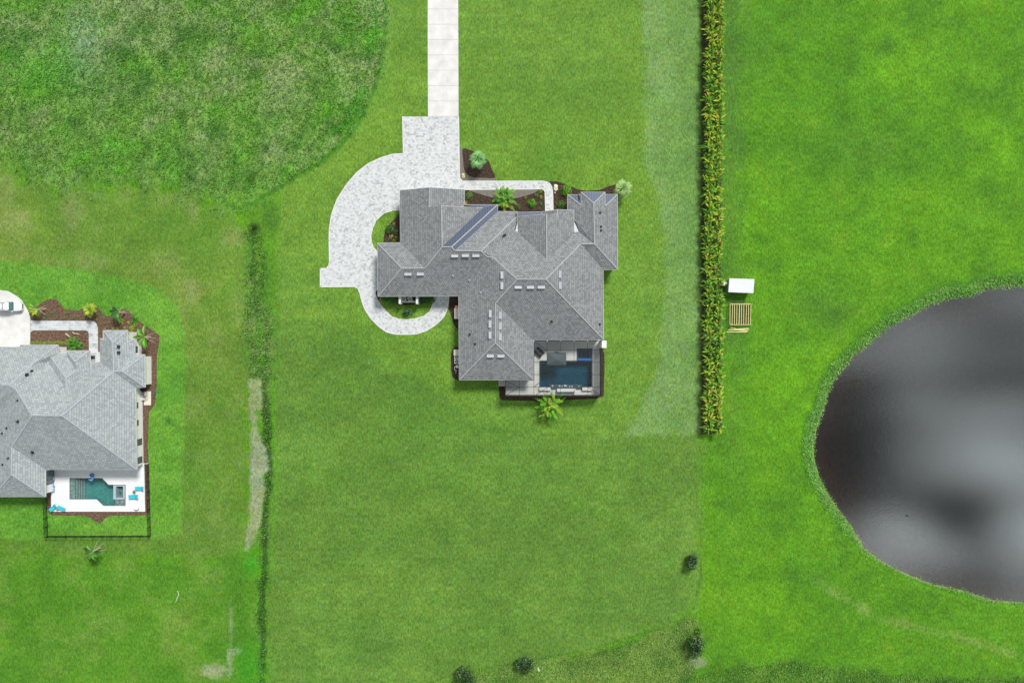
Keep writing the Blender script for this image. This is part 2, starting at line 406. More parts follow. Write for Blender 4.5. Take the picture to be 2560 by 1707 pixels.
m = np.exp(-((U-422)/9)**2-((V-1052)/8)**2); C = blend(C, m*.8, col(40,96,34))
m = np.exp(-((U-2000)/260)**2-((V-1700)/36)**2)*(V > 1640); C = blend(C, np.clip(m*(.3+3*dk), 0, 1)*.7, col(62,110,38))
# pond bank
pd = sdist(U, V, POND)+5*j1+3*j2
wb = np.interp(V, [700, 800, 1100, 1300, 1420, 1500], [36, 32, 38, 28, 10, 12])+16*j1
m = np.clip((wb-pd)/7, 0, 1); O = np.ones_like(C)*col(98,152,64); O = blend(O, np.clip(dk*5, 0, 1)*.6, col(74,126,46)); O = blend(O, np.clip(-fine*5, 0, 1)*.5, col(118,156,84))
C = C*(1-m[..., None])+O*m[..., None]; rough = np.maximum(rough, m)
m = np.clip(1-np.abs(pd-wb)/5, 0, 1)*.6; C = blend(C, m, col(52,124,24))
m = np.clip(1-np.abs(pd-2)/7, 0, 1)*np.clip(.8+3*mid, 0, 1); C = blend(C, m*.8, col(160,160,124))
m = np.clip(.5-pd/3, 0, 1); dpt = np.clip(-pd/150, 0, 1)[..., None]**.6; C = C*(1-m[..., None])+(col(112,92,66)*(1-dpt)+col(10,9,9)*dpt)*m[..., None]
# thin soil at hedge foot and fallen debris
m = np.clip(1-(np.abs(U-1757)+6*j2)/9, 0, 1)*(V < 1084); C = blend(C, m*.85, col(66,60,34))
pt = fbm(U, V, 36, 131, 4)-.5; pt2 = fbm(U, V, 80, 151, 4)-.5
C = C*(1+.12*fine[..., None])*(1+.34*pt[..., None])*(1+pt2[..., None]*np.array([.3, .16, .1]))*np.array([1.06, .96, 1.12]); C = np.clip(C*K, 0, 1)
# relief
Z = MEAD*(.25*(fbm(U, V, 16, 91, 3))+.25*np.clip(.5+big, 0, 1)) - DW*.35*np.clip(1-dd/26, 0, 1)
bank = np.clip(pd/22, 0, 1); Z = np.where(pd < 22, -.55*(1-bank)**1.5, Z); Z = np.where(pd < 0, -.55-np.minimum(-pd*.05, 1.6), Z)
HOLE1 = [(1346,868),(1483,868),(1483,976),(1346,976)]
HOLE2 = [(172,1192),(314,1192),(314,1266),(172,1266)]
for hp in (HOLE1, HOLE2): Z = np.where(sdist(U, V, hp) < 2, -2.6, Z)
ny, nx = U.shape
verts = np.stack([GX, GY, Z], -1).reshape(-1, 3)
idx = np.arange(ny*nx).reshape(ny, nx)
quads = np.stack([idx[:-1, :-1], idx[:-1, 1:], idx[1:, 1:], idx[1:, :-1]], -1).reshape(-1, 4)
me = bpy.data.meshes.new('ground')
me.vertices.add(len(verts)); me.vertices.foreach_set('co', verts.astype(np.float32).ravel())
me.loops.add(len(quads)*4); me.loops.foreach_set('vertex_index', quads.astype(np.int32).ravel())
me.polygons.add(len(quads)); me.polygons.foreach_set('loop_start', np.arange(0, len(quads)*4, 4, dtype=np.int32))
me.polygons.foreach_set('use_smooth', np.ones(len(quads), dtype=bool))
me.update(calc_edges=True)
ca = me.color_attributes.new('Col', 'FLOAT_COLOR', 'POINT')
ca.data.foreach_set('color', np.concatenate([C, rough[..., None]], -1).reshape(-1).astype(np.float32))
ground = bpy.data.objects.new('ground', me); SC.collection.objects.link(ground); tag(ground, kind='structure')
def ground_mat():
    m, t, b = nodes_of('grass_ground'); N = t.nodes.new; Lk = t.links.new
    a = N('ShaderNodeAttribute'); a.attribute_name = 'Col'
    tcn = N('ShaderNodeTexCoord')
    def noise(scale, detail, sx=1, sy=1, rough=.6):
        mpn = N('ShaderNodeMapping'); mpn.inputs['Scale'].default_value = (sx, sy, 1); Lk(tcn.outputs['Object'], mpn.inputs[0])
        n = N('ShaderNodeTexNoise'); n.inputs['Scale'].default_value = scale; n.inputs['Detail'].default_value = detail; n.inputs['Roughness'].default_value = rough
        Lk(mpn.outputs[0], n.inputs['Vector']); return n.outputs['Fac']
    def mr(v, lo, hi, a0=.25, a1=.75):
        n = N('ShaderNodeMapRange'); n.inputs[1].default_value = a0; n.inputs[2].default_value = a1; n.inputs[3].default_value = lo; n.inputs[4].default_value = hi
        Lk(v, n.inputs[0]); return n.outputs[0]
    def mm(op, x, y):
        n = N('ShaderNodeMath'); n.operation = op
        for i, q in enumerate((x, y)):
            if isinstance(q, (int, float)): n.inputs[i].default_value = q
            else: Lk(q, n.inputs[i])
        return n.outputs[0]
    blades = noise(3.4, 4, 1, .45, .75)          # blades and small tufts
    tufts = noise(1.1, 5, 1, .8, .7)
    clump = noise(.35, 3)
    fac = mm('MULTIPLY', mr(blades, .58, 1.42, .33, .67), mm('MULTIPLY', mr(tufts, .78, 1.22, .32, .68), mr(clump, .94, 1.06, .3, .7)))
    rgh = noise(1.5, 6, 1, .7, .8)
    rfac = mm('MULTIPLY', mr(rgh, .45, 1.7, .3, .7), mr(blades, .72, 1.28, .3, .7))
    mixf = N('ShaderNodeMix'); Lk(a.outputs['Alpha'], mixf.inputs[0]); Lk(fac, mixf.inputs[2]); Lk(rfac, mixf.inputs[3])
    vm = N('ShaderNodeVectorMath'); vm.operation = 'SCALE'; Lk(a.outputs['Color'], vm.inputs[0]); Lk(mixf.outputs[0], vm.inputs['Scale'])
    # straw-coloured blades among the green
    st = N('ShaderNodeMixRGB'); st.blend_type = 'MIX'; st.inputs[2].default_value = (.26*.8, .28*.8, .10*.8, 1)
    straw = mm('MULTIPLY', mr(noise(1.9, 5, 1, .6, .8), 0, 1, .56, .72), mm('ADD', mm('MULTIPLY', a.outputs['Alpha'], .22), .10))
    hue = N('ShaderNodeValToRGB'); e = hue.color_ramp.elements; e[0].position = .34; e[0].color = (.90, .99, 1.3, 1); e[1].position = .66; e[1].color = (1.12, 1.0, .75, 1)
    x = e.new(.5); x.color = (1, 1, 1, 1); Lk(noise(.8, 5, 1, .8, .75), hue.inputs[0])
    hm = N('ShaderNodeMixRGB'); hm.blend_type = 'MULTIPLY'; hm.inputs[0].default_value = .8; Lk(vm.outputs[0], hm.inputs[1]); Lk(hue.outputs[0], hm.inputs[2])
    Lk(straw, st.inputs[0]); Lk(hm.outputs[0], st.inputs[1]); Lk(st.outputs[0], b.inputs['Base Color'])
    b.inputs['Roughness'].default_value = .85; b.inputs['Specular IOR Level'].default_value = .12
    bp = N('ShaderNodeBump'); bp.inputs['Distance'].default_value = .22
    Lk(mm('ADD', mm('MULTIPLY', a.outputs['Alpha'], .55), .3), bp.inputs['Strength'])
    Lk(mm('ADD', blades, rgh), bp.inputs['Height']); Lk(bp.outputs[0], b.inputs['Normal'])
    return m
me.materials.append(ground_mat())

# ------------------------------------------------------------------ pond water
def water_mat(name, deep, gloss, rough, bscale, bstr, refl_col=(1, 1, 1)):
    m, t, b = nodes_of(name); N = t.nodes.new; Lk = t.links.new; t.nodes.remove(b)
    d = N('ShaderNodeBsdfDiffuse'); tp = N('ShaderNodeBsdfTransparent'); tp.inputs[0].default_value = (.82, .78, .72, 1); g = N('ShaderNodeBsdfGlossy'); g.inputs['Roughness'].default_value = rough; g.inputs['Color'].default_value = (*refl_col, 1)
    tcn = N('ShaderNodeTexCoord'); n = N('ShaderNodeTexNoise'); n.inputs['Scale'].default_value = bscale; n.inputs['Detail'].default_value = 4; n.inputs['Roughness'].default_value = .75
    Lk(tcn.outputs['Object'], n.inputs['Vector'])
    bp = N('ShaderNodeBump'); bp.inputs['Strength'].default_value = bstr; bp.inputs['Distance'].default_value = .02; Lk(n.outputs['Fac'], bp.inputs['Height'])
    Lk(bp.outputs[0], g.inputs['Normal'])
    n2 = N('ShaderNodeTexNoise'); n2.inputs['Scale'].default_value = .08; Lk(tcn.outputs['Object'], n2.inputs['Vector'])
    r = N('ShaderNodeValToRGB'); r.color_ramp.elements[0].color = (*[c*.75 for c in deep], 1); r.color_ramp.elements[1].color = (*[c*1.25 for c in deep], 1)
    Lk(n2.outputs['Fac'], r.inputs[0]); Lk(r.outputs[0], d.inputs[0])
    m0 = N('ShaderNodeMixShader'); m0.inputs[0].default_value = .55; Lk(d.outputs[0], m0.inputs[1]); Lk(tp.outputs[0], m0.inputs[2])
    mx = N('ShaderNodeMixShader'); mx.inputs[0].default_value = gloss; Lk(m0.outputs[0], mx.inputs[1]); Lk(g.outputs[0], mx.inputs[2]); Lk(mx.outputs[0], t.nodes['Material Output'].inputs[0])
    return m
pp = catmull(POND, True, 3)
cxp = sum(p[0] for p in pp)/len(pp); cyp = sum(p[1] for p in pp)/len(pp)
big_pp = [(cxp+(x-cxp)*1.02, cyp+(y-cyp)*1.02) for x, y in pp]
structure('pond_water', [big_pp], None, -.42, water_mat('pond_water', (.014, .011, .009), .23, .025, 3.0, .3, (.95, 1, 1)))

# ------------------------------------------------------------------ hard surfaces
def paver_mat(name, c_lo, c_hi, w=.55, h=.36, mortar=(.35,.36,.37), rot=0.0, rows=1.0):
    m, t, b = nodes_of(name); N = t.nodes.new; Lk = t.links.new
    tcn = N('ShaderNodeTexCoord'); mpn = N('ShaderNodeMapping'); mpn.inputs['Rotation'].default_value = (0, 0, rot); Lk(tcn.outputs['Object'], mpn.inputs[0])
    br = N('ShaderNodeTexBrick'); br.inputs['Scale'].default_value = 1.0; br.inputs['Brick Width'].default_value = w; br.inputs['Row Height'].default_value = h
    br.inputs['Mortar Size'].default_value = .012; br.inputs['Color1'].default_value = (0, 0, 0, 1); br.inputs['Color2'].default_value = (1, 1, 1, 1); br.inputs['Mortar'].default_value = (.5, .5, .5, 1)
    Lk(mpn.outputs[0], br.inputs['Vector'])
    n = N('ShaderNodeTexNoise'); n.inputs['Scale'].default_value = .9; n.inputs['Detail'].default_value = 5; Lk(tcn.outputs['Object'], n.inputs['Vector'])
    n3 = N('ShaderNodeTexNoise'); n3.inputs['Scale'].default_value = 2.6; n3.inputs['Detail'].default_value = 4; n3.inputs['Roughness'].default_value = .75; Lk(tcn.outputs['Object'], n3.inputs['Vector'])
    ad = N('ShaderNodeMixRGB'); ad.inputs[0].default_value = .62; Lk(br.outputs['Color'], ad.inputs[1]); Lk(n3.outputs['Fac'], ad.inputs[2])
    ad2 = N('ShaderNodeMixRGB'); ad2.inputs[0].default_value = .3; Lk(ad.outputs[0], ad2.inputs[1]); Lk(n.outputs['Fac'], ad2.inputs[2])
    r = N('ShaderNodeValToRGB'); e = r.color_ramp.elements; e[0].position = .3; e[0].color = (*c_lo, 1); e[1].position = .66; e[1].color = (*c_hi, 1)
    x = e.new(.46); x.color = (*[(a*.3+c*.7) for a, c in zip(c_lo, c_hi)], 1)
    Lk(ad2.outputs[0], r.inputs[0])
    mx = N('ShaderNodeMixRGB'); Lk(br.outputs['Fac'], mx.inputs[0]); Lk(r.outputs[0], mx.inputs[1]); mx.inputs[2].default_value = (*mortar, 1)
    Lk(mx.outputs[0], b.inputs['Base Color']); b.inputs['Roughness'].default_value = .75
    bp = N('ShaderNodeBump'); bp.inputs['Strength'].default_value = .3; bp.inputs['Distance'].default_value = .01; bp.invert = True; Lk(br.outputs['Fac'], bp.inputs['Height']); Lk(bp.outputs[0], b.inputs['Normal'])
    return m
M_PAVE = paver_mat('silver_paver', (.27,.29,.305), (.58,.60,.62), w=.42, h=.36, mortar=(.36,.38,.39))
M_PATH = paver_mat('path_paver', (.40,.42,.44), (.60,.61,.62), w=.5, h=.3, mortar=(.5,.5,.5))
M_PATHL = paver_mat('grey_path_paver', (.26,.29,.31), (.55,.58,.60), w=.8, h=.5, mortar=(.33,.35,.36))
M_CONC = mk('driveway_concrete', (.53,.525,.52), .8, .07, .5, .2, col2=(.67,.66,.66), bscale=9)
M_EDGE = mk('paver_edge', (.58,.59,.57), .8, .08, 3)
M_MULCH = mk('mulch', (.018,.011,.007), .95, 0, 3.2, 1.0, col2=(.08,.054,.037), detail=8, bscale=14)
M_MULCHL = mk('pale_mulch', (.055,.032,.022), .95, 0, 3.0, 1.0, col2=(.19,.115,.08), detail=8, bscale=14)
M_GRAVEL = mk('fine_gravel', (.12,.105,.09), .95, 0, 5, .8, col2=(.22,.20,.175), detail=8, bscale=20)
M_DECK = mk('pool_deck_stone', (.50,.51,.49), .6, .08, .5, .1)
M_DECKL = mk('white_pool_deck', (.66,.67,.69), .6, .05, .4, .1)

DRV = [(1069,-700),(1145.5,-700),(1145.5,0),(1146.5,292),(1070,292),(1069.3,100)]
structure('driveway_concrete', [DRV], 0, .055, M_CONC)
jm = MB()
for y in [23+38.3*i for i in range(-14, 8)]: jm.beam(P(1069.5, y, .06), P(1146, y, .06), .07, .012)
jm.beam(P(1107, -600, .059), P(1107.5, 290, .059), .035, .01)
tag(jm.build('driveway_joint', mk('joint', (.42,.41,.40), .9)), kind='structure')

OUTER = [(1008.7,384.7),(983.8,385.8),(953.5,394.4),(921,409.6),(892.7,431.3),(866.7,461.6),(842.9,498.5),(828.8,537.5),(823.4,574.4),(823,603),(824,655),(822,664),(816,671),
         (801,671.5),(801,717),(886,716.5),(895,721),(900,733.5),(903.6,748.6),(912,772.5),(927.4,796),(947,816),(966.5,830),(988,835.4),(1014,836),(1040,835),(1066,826.7),(1090,811.5),
         (1109.6,792),(1119.3,770),(1121.5,752),(1122,734)]
INNER = [(1083.4,734),(1083.6,746),(1082.5,759.5),(1075,779),(1059.7,791),(1035.9,797.4),(1016,799),(997,798),(979.5,792),(964,777),(951,761.6),(942.6,748.6),(938,733.5),(939,727),(944,721.5)]
ISLE = [(950,721),(950,634),(942.6,629.4),(934,618.5),(928.5,605.5),(927.4,588),(931.8,570),(940.5,550.5),(960,533),(981.7,526),(1004,525.5)]
PATHO = [(1146.4,292),(1148.6,430),(1149.5,446),(1157,453.6),(1358.5,453.4),(1372,457),(1379,466),(1381.3,476.6),(1382.8,534)]
PATHI = [(1364.4,534),(1362.8,481),(1360,475),(1354,472.6),(1161,474.2),(1161,484),(1004,486)]
PAVE = [(1006.6,292)]+PATHO+PATHI+ISLE[::-1][0:1]+ISLE[::-1][1:]+INNER[::-1]+OUTER[::-1]
structure('paver_driveway', [PAVE], 0, .06, M_PAVE)
def ribbon(name, pts, w, z, mat):
    m = MB()
    pts = [P(*p) for p in pts]
    for a, b in zip(pts[:-1], pts[1:]):
        d = (b-a).normalized(); a2 = a - d*.03; b2 = b + d*.03
        m.beam((a2.x, a2.y, z), (b2.x, b2.y, z), w, .02)
    return tag(m.build(name, mat), kind='structure')
for line in (OUTER[::-1][::-1], INNER, ISLE[1:], [(1006.6,292),(1008.7,384.7)], PATHO[0:], PATHI[:5]): ribbon('paver_border', line, .2, .058, M_EDGE)

# ------------------------------------------------------------------ planting beds
structure('gravel_bed', [[(1149.9,366),(1158,371),(1176,375),(1190,380),(1221,403),(1231,425),(1241,453),(1158,453),(1150,446)]], 0, .02, M_GRAVEL)
structure('mulch_bed', [catmull([(1157.3,372.7),(1176.8,376),(1200,386),(1221.2,403),(1230,424),(1237.5,444.3),(1210,445),(1187.6,444.3),(1170.3,437.8),(1160.5,424.8),(1158,400)])], 0, .035, M_MULCH)
structure('mulch_bed', [[(1161,474.6),(1354,473),(1362,481),(1364,534),(1161,534)]], 0, .03, M_MULCH)
structure('gravel_bed', [catmull([(1172,475),(1196,484),(1228.4,493.5),(1258.8,497),(1293.5,495),(1328,485),(1345,475.5),(1300,474.2),(1230,474.2)], True, 4)], 0, .045, M_GRAVEL)
structure('mulch_bed', [[(1368,453.4),(1391,453.4),(1408.4,458.5),(1423.5,463.6),(1445,474),(1467,477.5),(1497,475.5),(1523,465.5),(1540,461.4),(1550,470),(1556,495),(1545,505),(1545,540),(1383,540),(1381.5,476),(1376,460)]], 0, .03, M_MULCH)
structure('mulch_bed', [[(1000,532),(986,548),(975,559),(964,572),(960,588),(957.8,612),(1004,612),(1004,532)]], 0, .03, M_MULCH)
structure('mulch_bed', [[(939.5,727),(952,722),(952,734),(1083.3,734),(1083,752),(1070,756),(1045,761),(1015,763),(996,762),(975,753),(955,752),(945,749),(939,735)]], 0, .03, M_MULCH)
structure('mulch_bed', [[(1122.3,734),(1160,734),(1160,823),(1144,823.5),(1133.4,809),(1128,790),(1124,776),(1119.8,771),(1122,752)]], 0, .03, M_MULCH)
structure('mulch_bed', [catmull([(1129,878),(1136,868),(1147,870),(1156,900),(1150,948),(1142,949),(1133,943),(1128,925),(1127,900)])], 0, .03, M_MULCH)
structure('mulch_bed', [[(1247,963),(1249,995),(1256,1000),(1292,1001),(1335,1002),(1350,1007),(1362,1013),(1390,1012),(1402,1005),(1410,1000),(1492,996),(1509,990),(1511,930),(1511,881),(1503,872),(1496,872),(1496,980),(1268,980),(1268,963)]], 0, .03, M_MULCH)
LBED = [(77,799),(74.7,784),(84,773),(95,765),(105,755),(125,747.5),(143,749),(150,759),(162,774),(198,776),(210,767),(223,760),(240,763),(252.5,778),(261,788),(280,791.5),
        (290,780),(315.7,771.5),(328,784),(353.5,807),(389,830.5),(399,839),(398,855.7),(392.5,889),(391.4,973.6),(387,1011),(372,1030.6),(369.7,1115.5),(373,1200),(374.5,1270),(373,1281),(367,1287),
        (285.7,1288),(267,1291),(257,1302),(249,1306.5),(238.8,1303.5),(224.5,1293),(212,1289),(128.6,1287),(121,1281),(118,1265),(117.3,1240),(120,1150),(76,900)]
structure('mulch_bed', [LBED, [(150,1186),(150,1270),(335,1270),(335,1186)]], 0, .03, M_MULCHL)
# ragged mulch chips and trimmings
# ------------------------------------------------------------------ left property hard surfaces
structure('concrete_driveway', [[(-260,700),(-60,712),(0,725),(21,728),(42,740),(54.7,750.5),(63,765),(71.5,778),(75.3,792.6),(76,890),(-260,890)]], 0, .06, M_CONC)
structure('paver_path', [[(76.2,800),(84,801.6),(227,801.8),(236,803.5),(242,810),(245,820),(245.8,880),(258,880),(258,905),(223,905),(223,880),(222,833),(220,828),(215,825.8),(86,825.6),(80,827),(76.2,832)]], 0, .055, M_PATHL)

# ------------------------------------------------------------------ building materials
def shingle_mat(name, dark, light, w=.44, h=.40, contrast=1.0):
    m, t, b = nodes_of(name); N = t.nodes.new; Lk = t.links.new
    uv = N('ShaderNodeUVMap')
    br = N('ShaderNodeTexBrick'); br.offset = .5; br.inputs['Scale'].default_value = 1; br.inputs['Brick Width'].default_value = w; br.inputs['Row Height'].default_value = h
    br.inputs['Mortar Size'].default_value = .032; br.inputs['Mortar Smooth'].default_value = .4; br.inputs['Color1'].default_value = (0, 0, 0, 1); br.inputs['Color2'].default_value = (1, 1, 1, 1)
    Lk(uv.outputs[0], br.inputs['Vector'])
    tcn = N('ShaderNodeTexCoord')
    def noise(s, d, r=.6, src=tcn.outputs['Object']):
        n = N('ShaderNodeTexNoise'); n.inputs['Scale'].default_value = s; n.inputs['Detail'].default_value = d; n.inputs['Roughness'].default_value = r; Lk(src, n.inputs['Vector']); return n.outputs['Fac']
    a = N('ShaderNodeMixRGB'); a.inputs[0].default_value = .42; Lk(br.outputs['Color'], a.inputs[1]); Lk(noise(3.2, 4, .8), a.inputs[2])
    a2 = N('ShaderNodeMixRGB'); a2.inputs[0].default_value = .3; Lk(a.outputs[0], a2.inputs[1]); Lk(noise(.22, 4), a2.inputs[2])
    r = N('ShaderNodeValToRGB'); e = r.color_ramp.elements; e[0].position = .12; e[0].color = (*dark, 1); e[1].position = .9; e[1].color = (*light, 1)
    Lk(a2.outputs[0], r.inputs[0])
    mx = N('ShaderNodeMixRGB'); Lk(br.outputs['Fac'], mx.inputs[0]); Lk(r.outputs[0], mx.inputs[1]); mx.inputs[2].default_value = (*[c*.72 for c in dark], 1)
    Lk(mx.outputs[0], b.inputs['Base Color']); b.inputs['Roughness'].default_value = .9; b.inputs['Specular IOR Level'].default_value = .2
    bp = N('ShaderNodeBump'); bp.invert = True; bp.inputs['Strength'].default_value = .5; bp.inputs['Distance'].default_value = .02; Lk(br.outputs['Fac'], bp.inputs['Height']); Lk(bp.outputs[0], b.inputs['Normal'])
    return m
def seam_mat(name, c, d):
    m, t, b = nodes_of(name); N = t.nodes.new; Lk = t.links.new
    uv = N('ShaderNodeUVMap'); w = N('ShaderNodeTexWave'); w.bands_direction = 'X'; w.wave_profile = 'SAW'; w.inputs['Scale'].default_value = .62; Lk(uv.outputs[0], w.inputs['Vector'])
    r = N('ShaderNodeValToRGB'); e = r.color_ramp.elements; e[0].position = .0; e[0].color = (*c, 1); e[1].position = .9; e[1].color = (*c, 1); x = e.new(.95); x.color = (*d, 1)
    Lk(w.outputs['Fac'], r.inputs[0]); Lk(r.outputs[0], b.inputs['Base Color']); b.inputs['Roughness'].default_value = .38; b.inputs['Metallic'].default_value = .35
    bp = N('ShaderNodeBump'); bp.inputs['Strength'].default_value = .6; bp.inputs['Distance'].default_value = .03; Lk(w.outputs['Fac'], bp.inputs['Height']); Lk(bp.outputs[0], b.inputs['Normal'])
    return m
M_SH1 = shingle_mat('charcoal_shingle', (.135,.142,.152), (.32,.335,.353))
M_SH2 = shingle_mat('pale_grey_shingle', (.21,.24,.26), (.43,.46,.475), .46, .42)
M_SEAM = seam_mat('standing_seam_metal', (.10,.125,.185), (.02,.025,.04))
M_CAP1 = mk('ridge_cap_shingle', (.33,.34,.35), .9, .15, 4)
M_CAP2 = mk('pale_ridge_cap', (.36,.39,.44), .9, .12, 4)
M_WHITE = mk('white_paint', (.80,.80,.79), .6, .05, 1.5)
M_TRIM = mk('white_trim', (.58,.60,.59), .5, .05, 2)
M_GLASS = mk('dark_glass', (.02,.03,.035), .08, .2, 1, spec=.8)
M_VENT = mk('roof_vent_metal', (.40,.41,.46), .5, .06, 2, metal=.1)
M_PIPE = mk('dark_pipe', (.03,.03,.035), .6, .1, 3)
M_BRONZE = mk('dark_bronze_frame', (.035,.04,.042), .4, .15, 4, metal=.4)
M_BLACK = mk('black_fabric', (.012,.013,.015), .8, .3, 5)
M_CREAM = mk('cream_metal', (.62,.60,.54), .5, .08, 3)

PITCH = .42
def zsolve(u, v, ref, ze, p):
    if isinstance(ref, (int, float)): return float(ref)
    d, e = ref[0], ref[1]
    if len(ref) > 2: ze = ref[2]
    if len(ref) > 3: p = ref[3]
    if d in 'WE': w = (u-CX)*S; we = (e-CX)*S*(1-ze/H)
    else: w = (v-CY)*S; we = (e-CY)*S*(1-ze/H)
    if d in 'WN': return (ze+p*(w-we))/(1+p*w/H)
    return (ze+p*(we-w))/(1-p*w/H)

def house(name, label, cat, V_, F_, outline, walls, caps, ze, sh, cap_mat, loc_px, extra_walls=()):
    VV = {k: P(u, v, zsolve(u, v, r, ze, PITCH)) for k, (u, v, r) in V_.items()}
    root = thing(name, P(*loc_px), label, cat)
    mb = MB(); mb.uv = []; mts = []; allf = MB()
    for ids, mi in F_:
        pts = [VV[i] for i in ids]
        tri = tessellate_polygon([[Vector((p.x, p.y, 0)) for p in pts]])
        # slope direction from the best plane through the face
        A = np.array([[p.x, p.y, 1] for p in pts]); zz = np.array([p.z for p in pts])
        co = np.linalg.lstsq(A, zz, rcond=None)[0]; g = np.array(co[:2]); L = np.linalg.norm(g)
        g = g/L if L > 1e-3 else np.array([0, 1.]); h = np.array([-g[1], g[0]]); k = math.sqrt(1+L*L)
        for t in tri:
            q = [pts[i] for i in t]
            if ((q[1]-q[0]).cross(q[2]-q[0])).z < 0: q = q[::-1]
            if abs(((q[1]-q[0]).cross(q[2]-q[0])).z) < 1e-6: continue
            if mi and (not mts or mts[-1][0] != ids): mts.append((ids, MB())); mts[-1][1].uv = []
            dst = mts[-1][1] if mi else mb
            dst.add(q, [(0, 1, 2)]); dst.uv += [(float(p.x*h[0]+p.y*h[1]), float((p.x*g[0]+p.y*g[1])*k)) for p in q]
            allf.add(q, [(0, 1, 2)])
    roof = mb.build('roof', sh, root, fixn=False)
    for _, q in mts: q.build('metal_roof', M_SEAM, root, fixn=False)
    sf = MB()
    for f in allf.f: sf.add([Vector(allf.v[i])-Vector((0, 0, .2)) for i in f[::-1]], [(0, 1, 2)])
    sf.build('soffit', M_WHITE, root, fixn=False)
    fa = MB()
    for line in outline:
        pts = [VV[i] for i in line]
        for a, b in zip(pts[:-1], pts[1:]):
            dd = (b-a); 
            if dd.length < .05: continue
            dd.normalize()
            fa.beam(a-dd*.03-Vector((0, 0, .12)), b+dd*.03-Vector((0, 0, .12)), .09, .2)
            if max(a.z, b.z) > ze+.35:
                n = Vector((dd.y, -dd.x, 0)).normalized()*.3
                c = Vector((loc_px_w(root).x, loc_px_w(root).y, 0)); mid_ = (a+b)/2
                if (Vector((mid_.x, mid_.y, 0))+n-c).length > (Vector((mid_.x, mid_.y, 0))-c).length: n = -n
                gw = MB(); gw.add([Vector((a.x, a.y, ze-.4))+n, Vector((b.x, b.y, ze-.4))+n, b+n-Vector((0, 0, .22)), a+n-Vector((0, 0, .22))], [(0, 1, 2, 3)]); gw.build('gable_wall', M_WHITE, root, fixn=False)
    fa.build('fascia', M_TRIM, root)
    wm = MB()
    def inset(px, z, ins):
        pts = [P(u, v, z) for u, v in px]; n = len(pts)
        ar = sum(pts[i].x*pts[(i+1) % n].y-pts[(i+1) % n].x*pts[i].y for i in range(n)); sg = 1 if ar > 0 else -1
        out = []
        for i in range(n):
            a, b, c = pts[i-1], pts[i], pts[(i+1) % n]
            d1 = (b-a).normalized(); d2 = (c-b).normalized(); n1 = Vector((-d1.y, d1.x, 0))*sg; n2 = Vector((-d2.y, d2.x, 0))*sg
            m_ = n1+n2; k = 1/max(.3, 1+n1.dot(n2)); out.append((b.x+m_.x*k*ins, b.y+m_.y*k*ins))
        return out
    wm.prism([inset(walls, ze, .45)], 0, ze-.12)
    for px, z in extra_walls: wm.prism([inset(px, z, .3)], 0, z-.15)
    wm.build('wall', M_WHITE, root, fixn=False)
    cp = MB()
    for a, b in caps:
        cp.beam(VV[a]+Vector((0, 0, .03)), VV[b]+Vector((0, 0, .03)), .2, .07)
    cp.build('ridge_cap', cap_mat, roof)
    bvh = BVHTree.FromPolygons([Vector(v) for v in allf.v], allf.f)
    def hit(u, v):
        g = P(u, v, 0); o = Vector((0, 0, H)); d = (g-o).normalized()
        loc, nor, *_ = bvh.ray_cast(o, d)
        if loc is None: return g+Vector((0, 0, 4)), Vector((0, 0, 1))
        return loc, (nor if nor.z > 0 else -nor)
    return root, roof, hit
def loc_px_w(o): return Vector(o.location)

def roof_vent(roof, hit, u, v, vert, L=1.36, W=.5):
    p, n = hit(u, v); d = Vector((0, 1, 0)) if vert else Vector((1, 0, 0))
    d = (d-n*d.dot(n)).normalized(); s_ = n.cross(d)
    down = s_ if s_.z < 0 else -s_
    m = MB(); h0, h1 = .1, .3
    a = p-d*L/2; b = p+d*L/2
    prof = [(-W/2, -.02), (W/2, -.02), (W/2, h1), (W/2-.08, h1+.03), (-W/2, h0)]      # (down-slope, up)
    vs = [q+down*x+n*y for q in (a, b) for x, y in prof]; k = len(prof)
    m.add(vs, [tuple(range(k)), tuple(range(2*k-1, k-1, -1))]+[(i, (i+1) % k, k+(i+1) % k, k+i) for i in range(k)])
    m.build('roof_vent', M_VENT, roof)
    e = MB(); q = p+down*(W/2+.012)+n*.12
    e.add([q-d*(L/2-.05)-n*.1, q+d*(L/2-.05)-n*.1, q+d*(L/2-.05)+n*.1, q-d*(L/2-.05)+n*.1], [(0, 1, 2, 3)])
    return m
def vent_pipe(roof, hit, u, v, mat=M_PIPE, r=.11, h=.45, square=False):
    p, n = hit(u, v); m = MB()
    if square: m.box(p+Vector((0, 0, .18)), (.42, .42, .36)); m.box(p+Vector((0, 0, .39)), (.52, .52, .06))
    else:
        m.cyl(p-Vector((0, 0, .1)), p+Vector((0, 0, h)), r, r, 10); m.cyl(p+n*.01, p+n*.05, r*2.3, r*2.0, 12)
    m.build('vent_pipe' if not square else 'roof_hood', mat, roof)

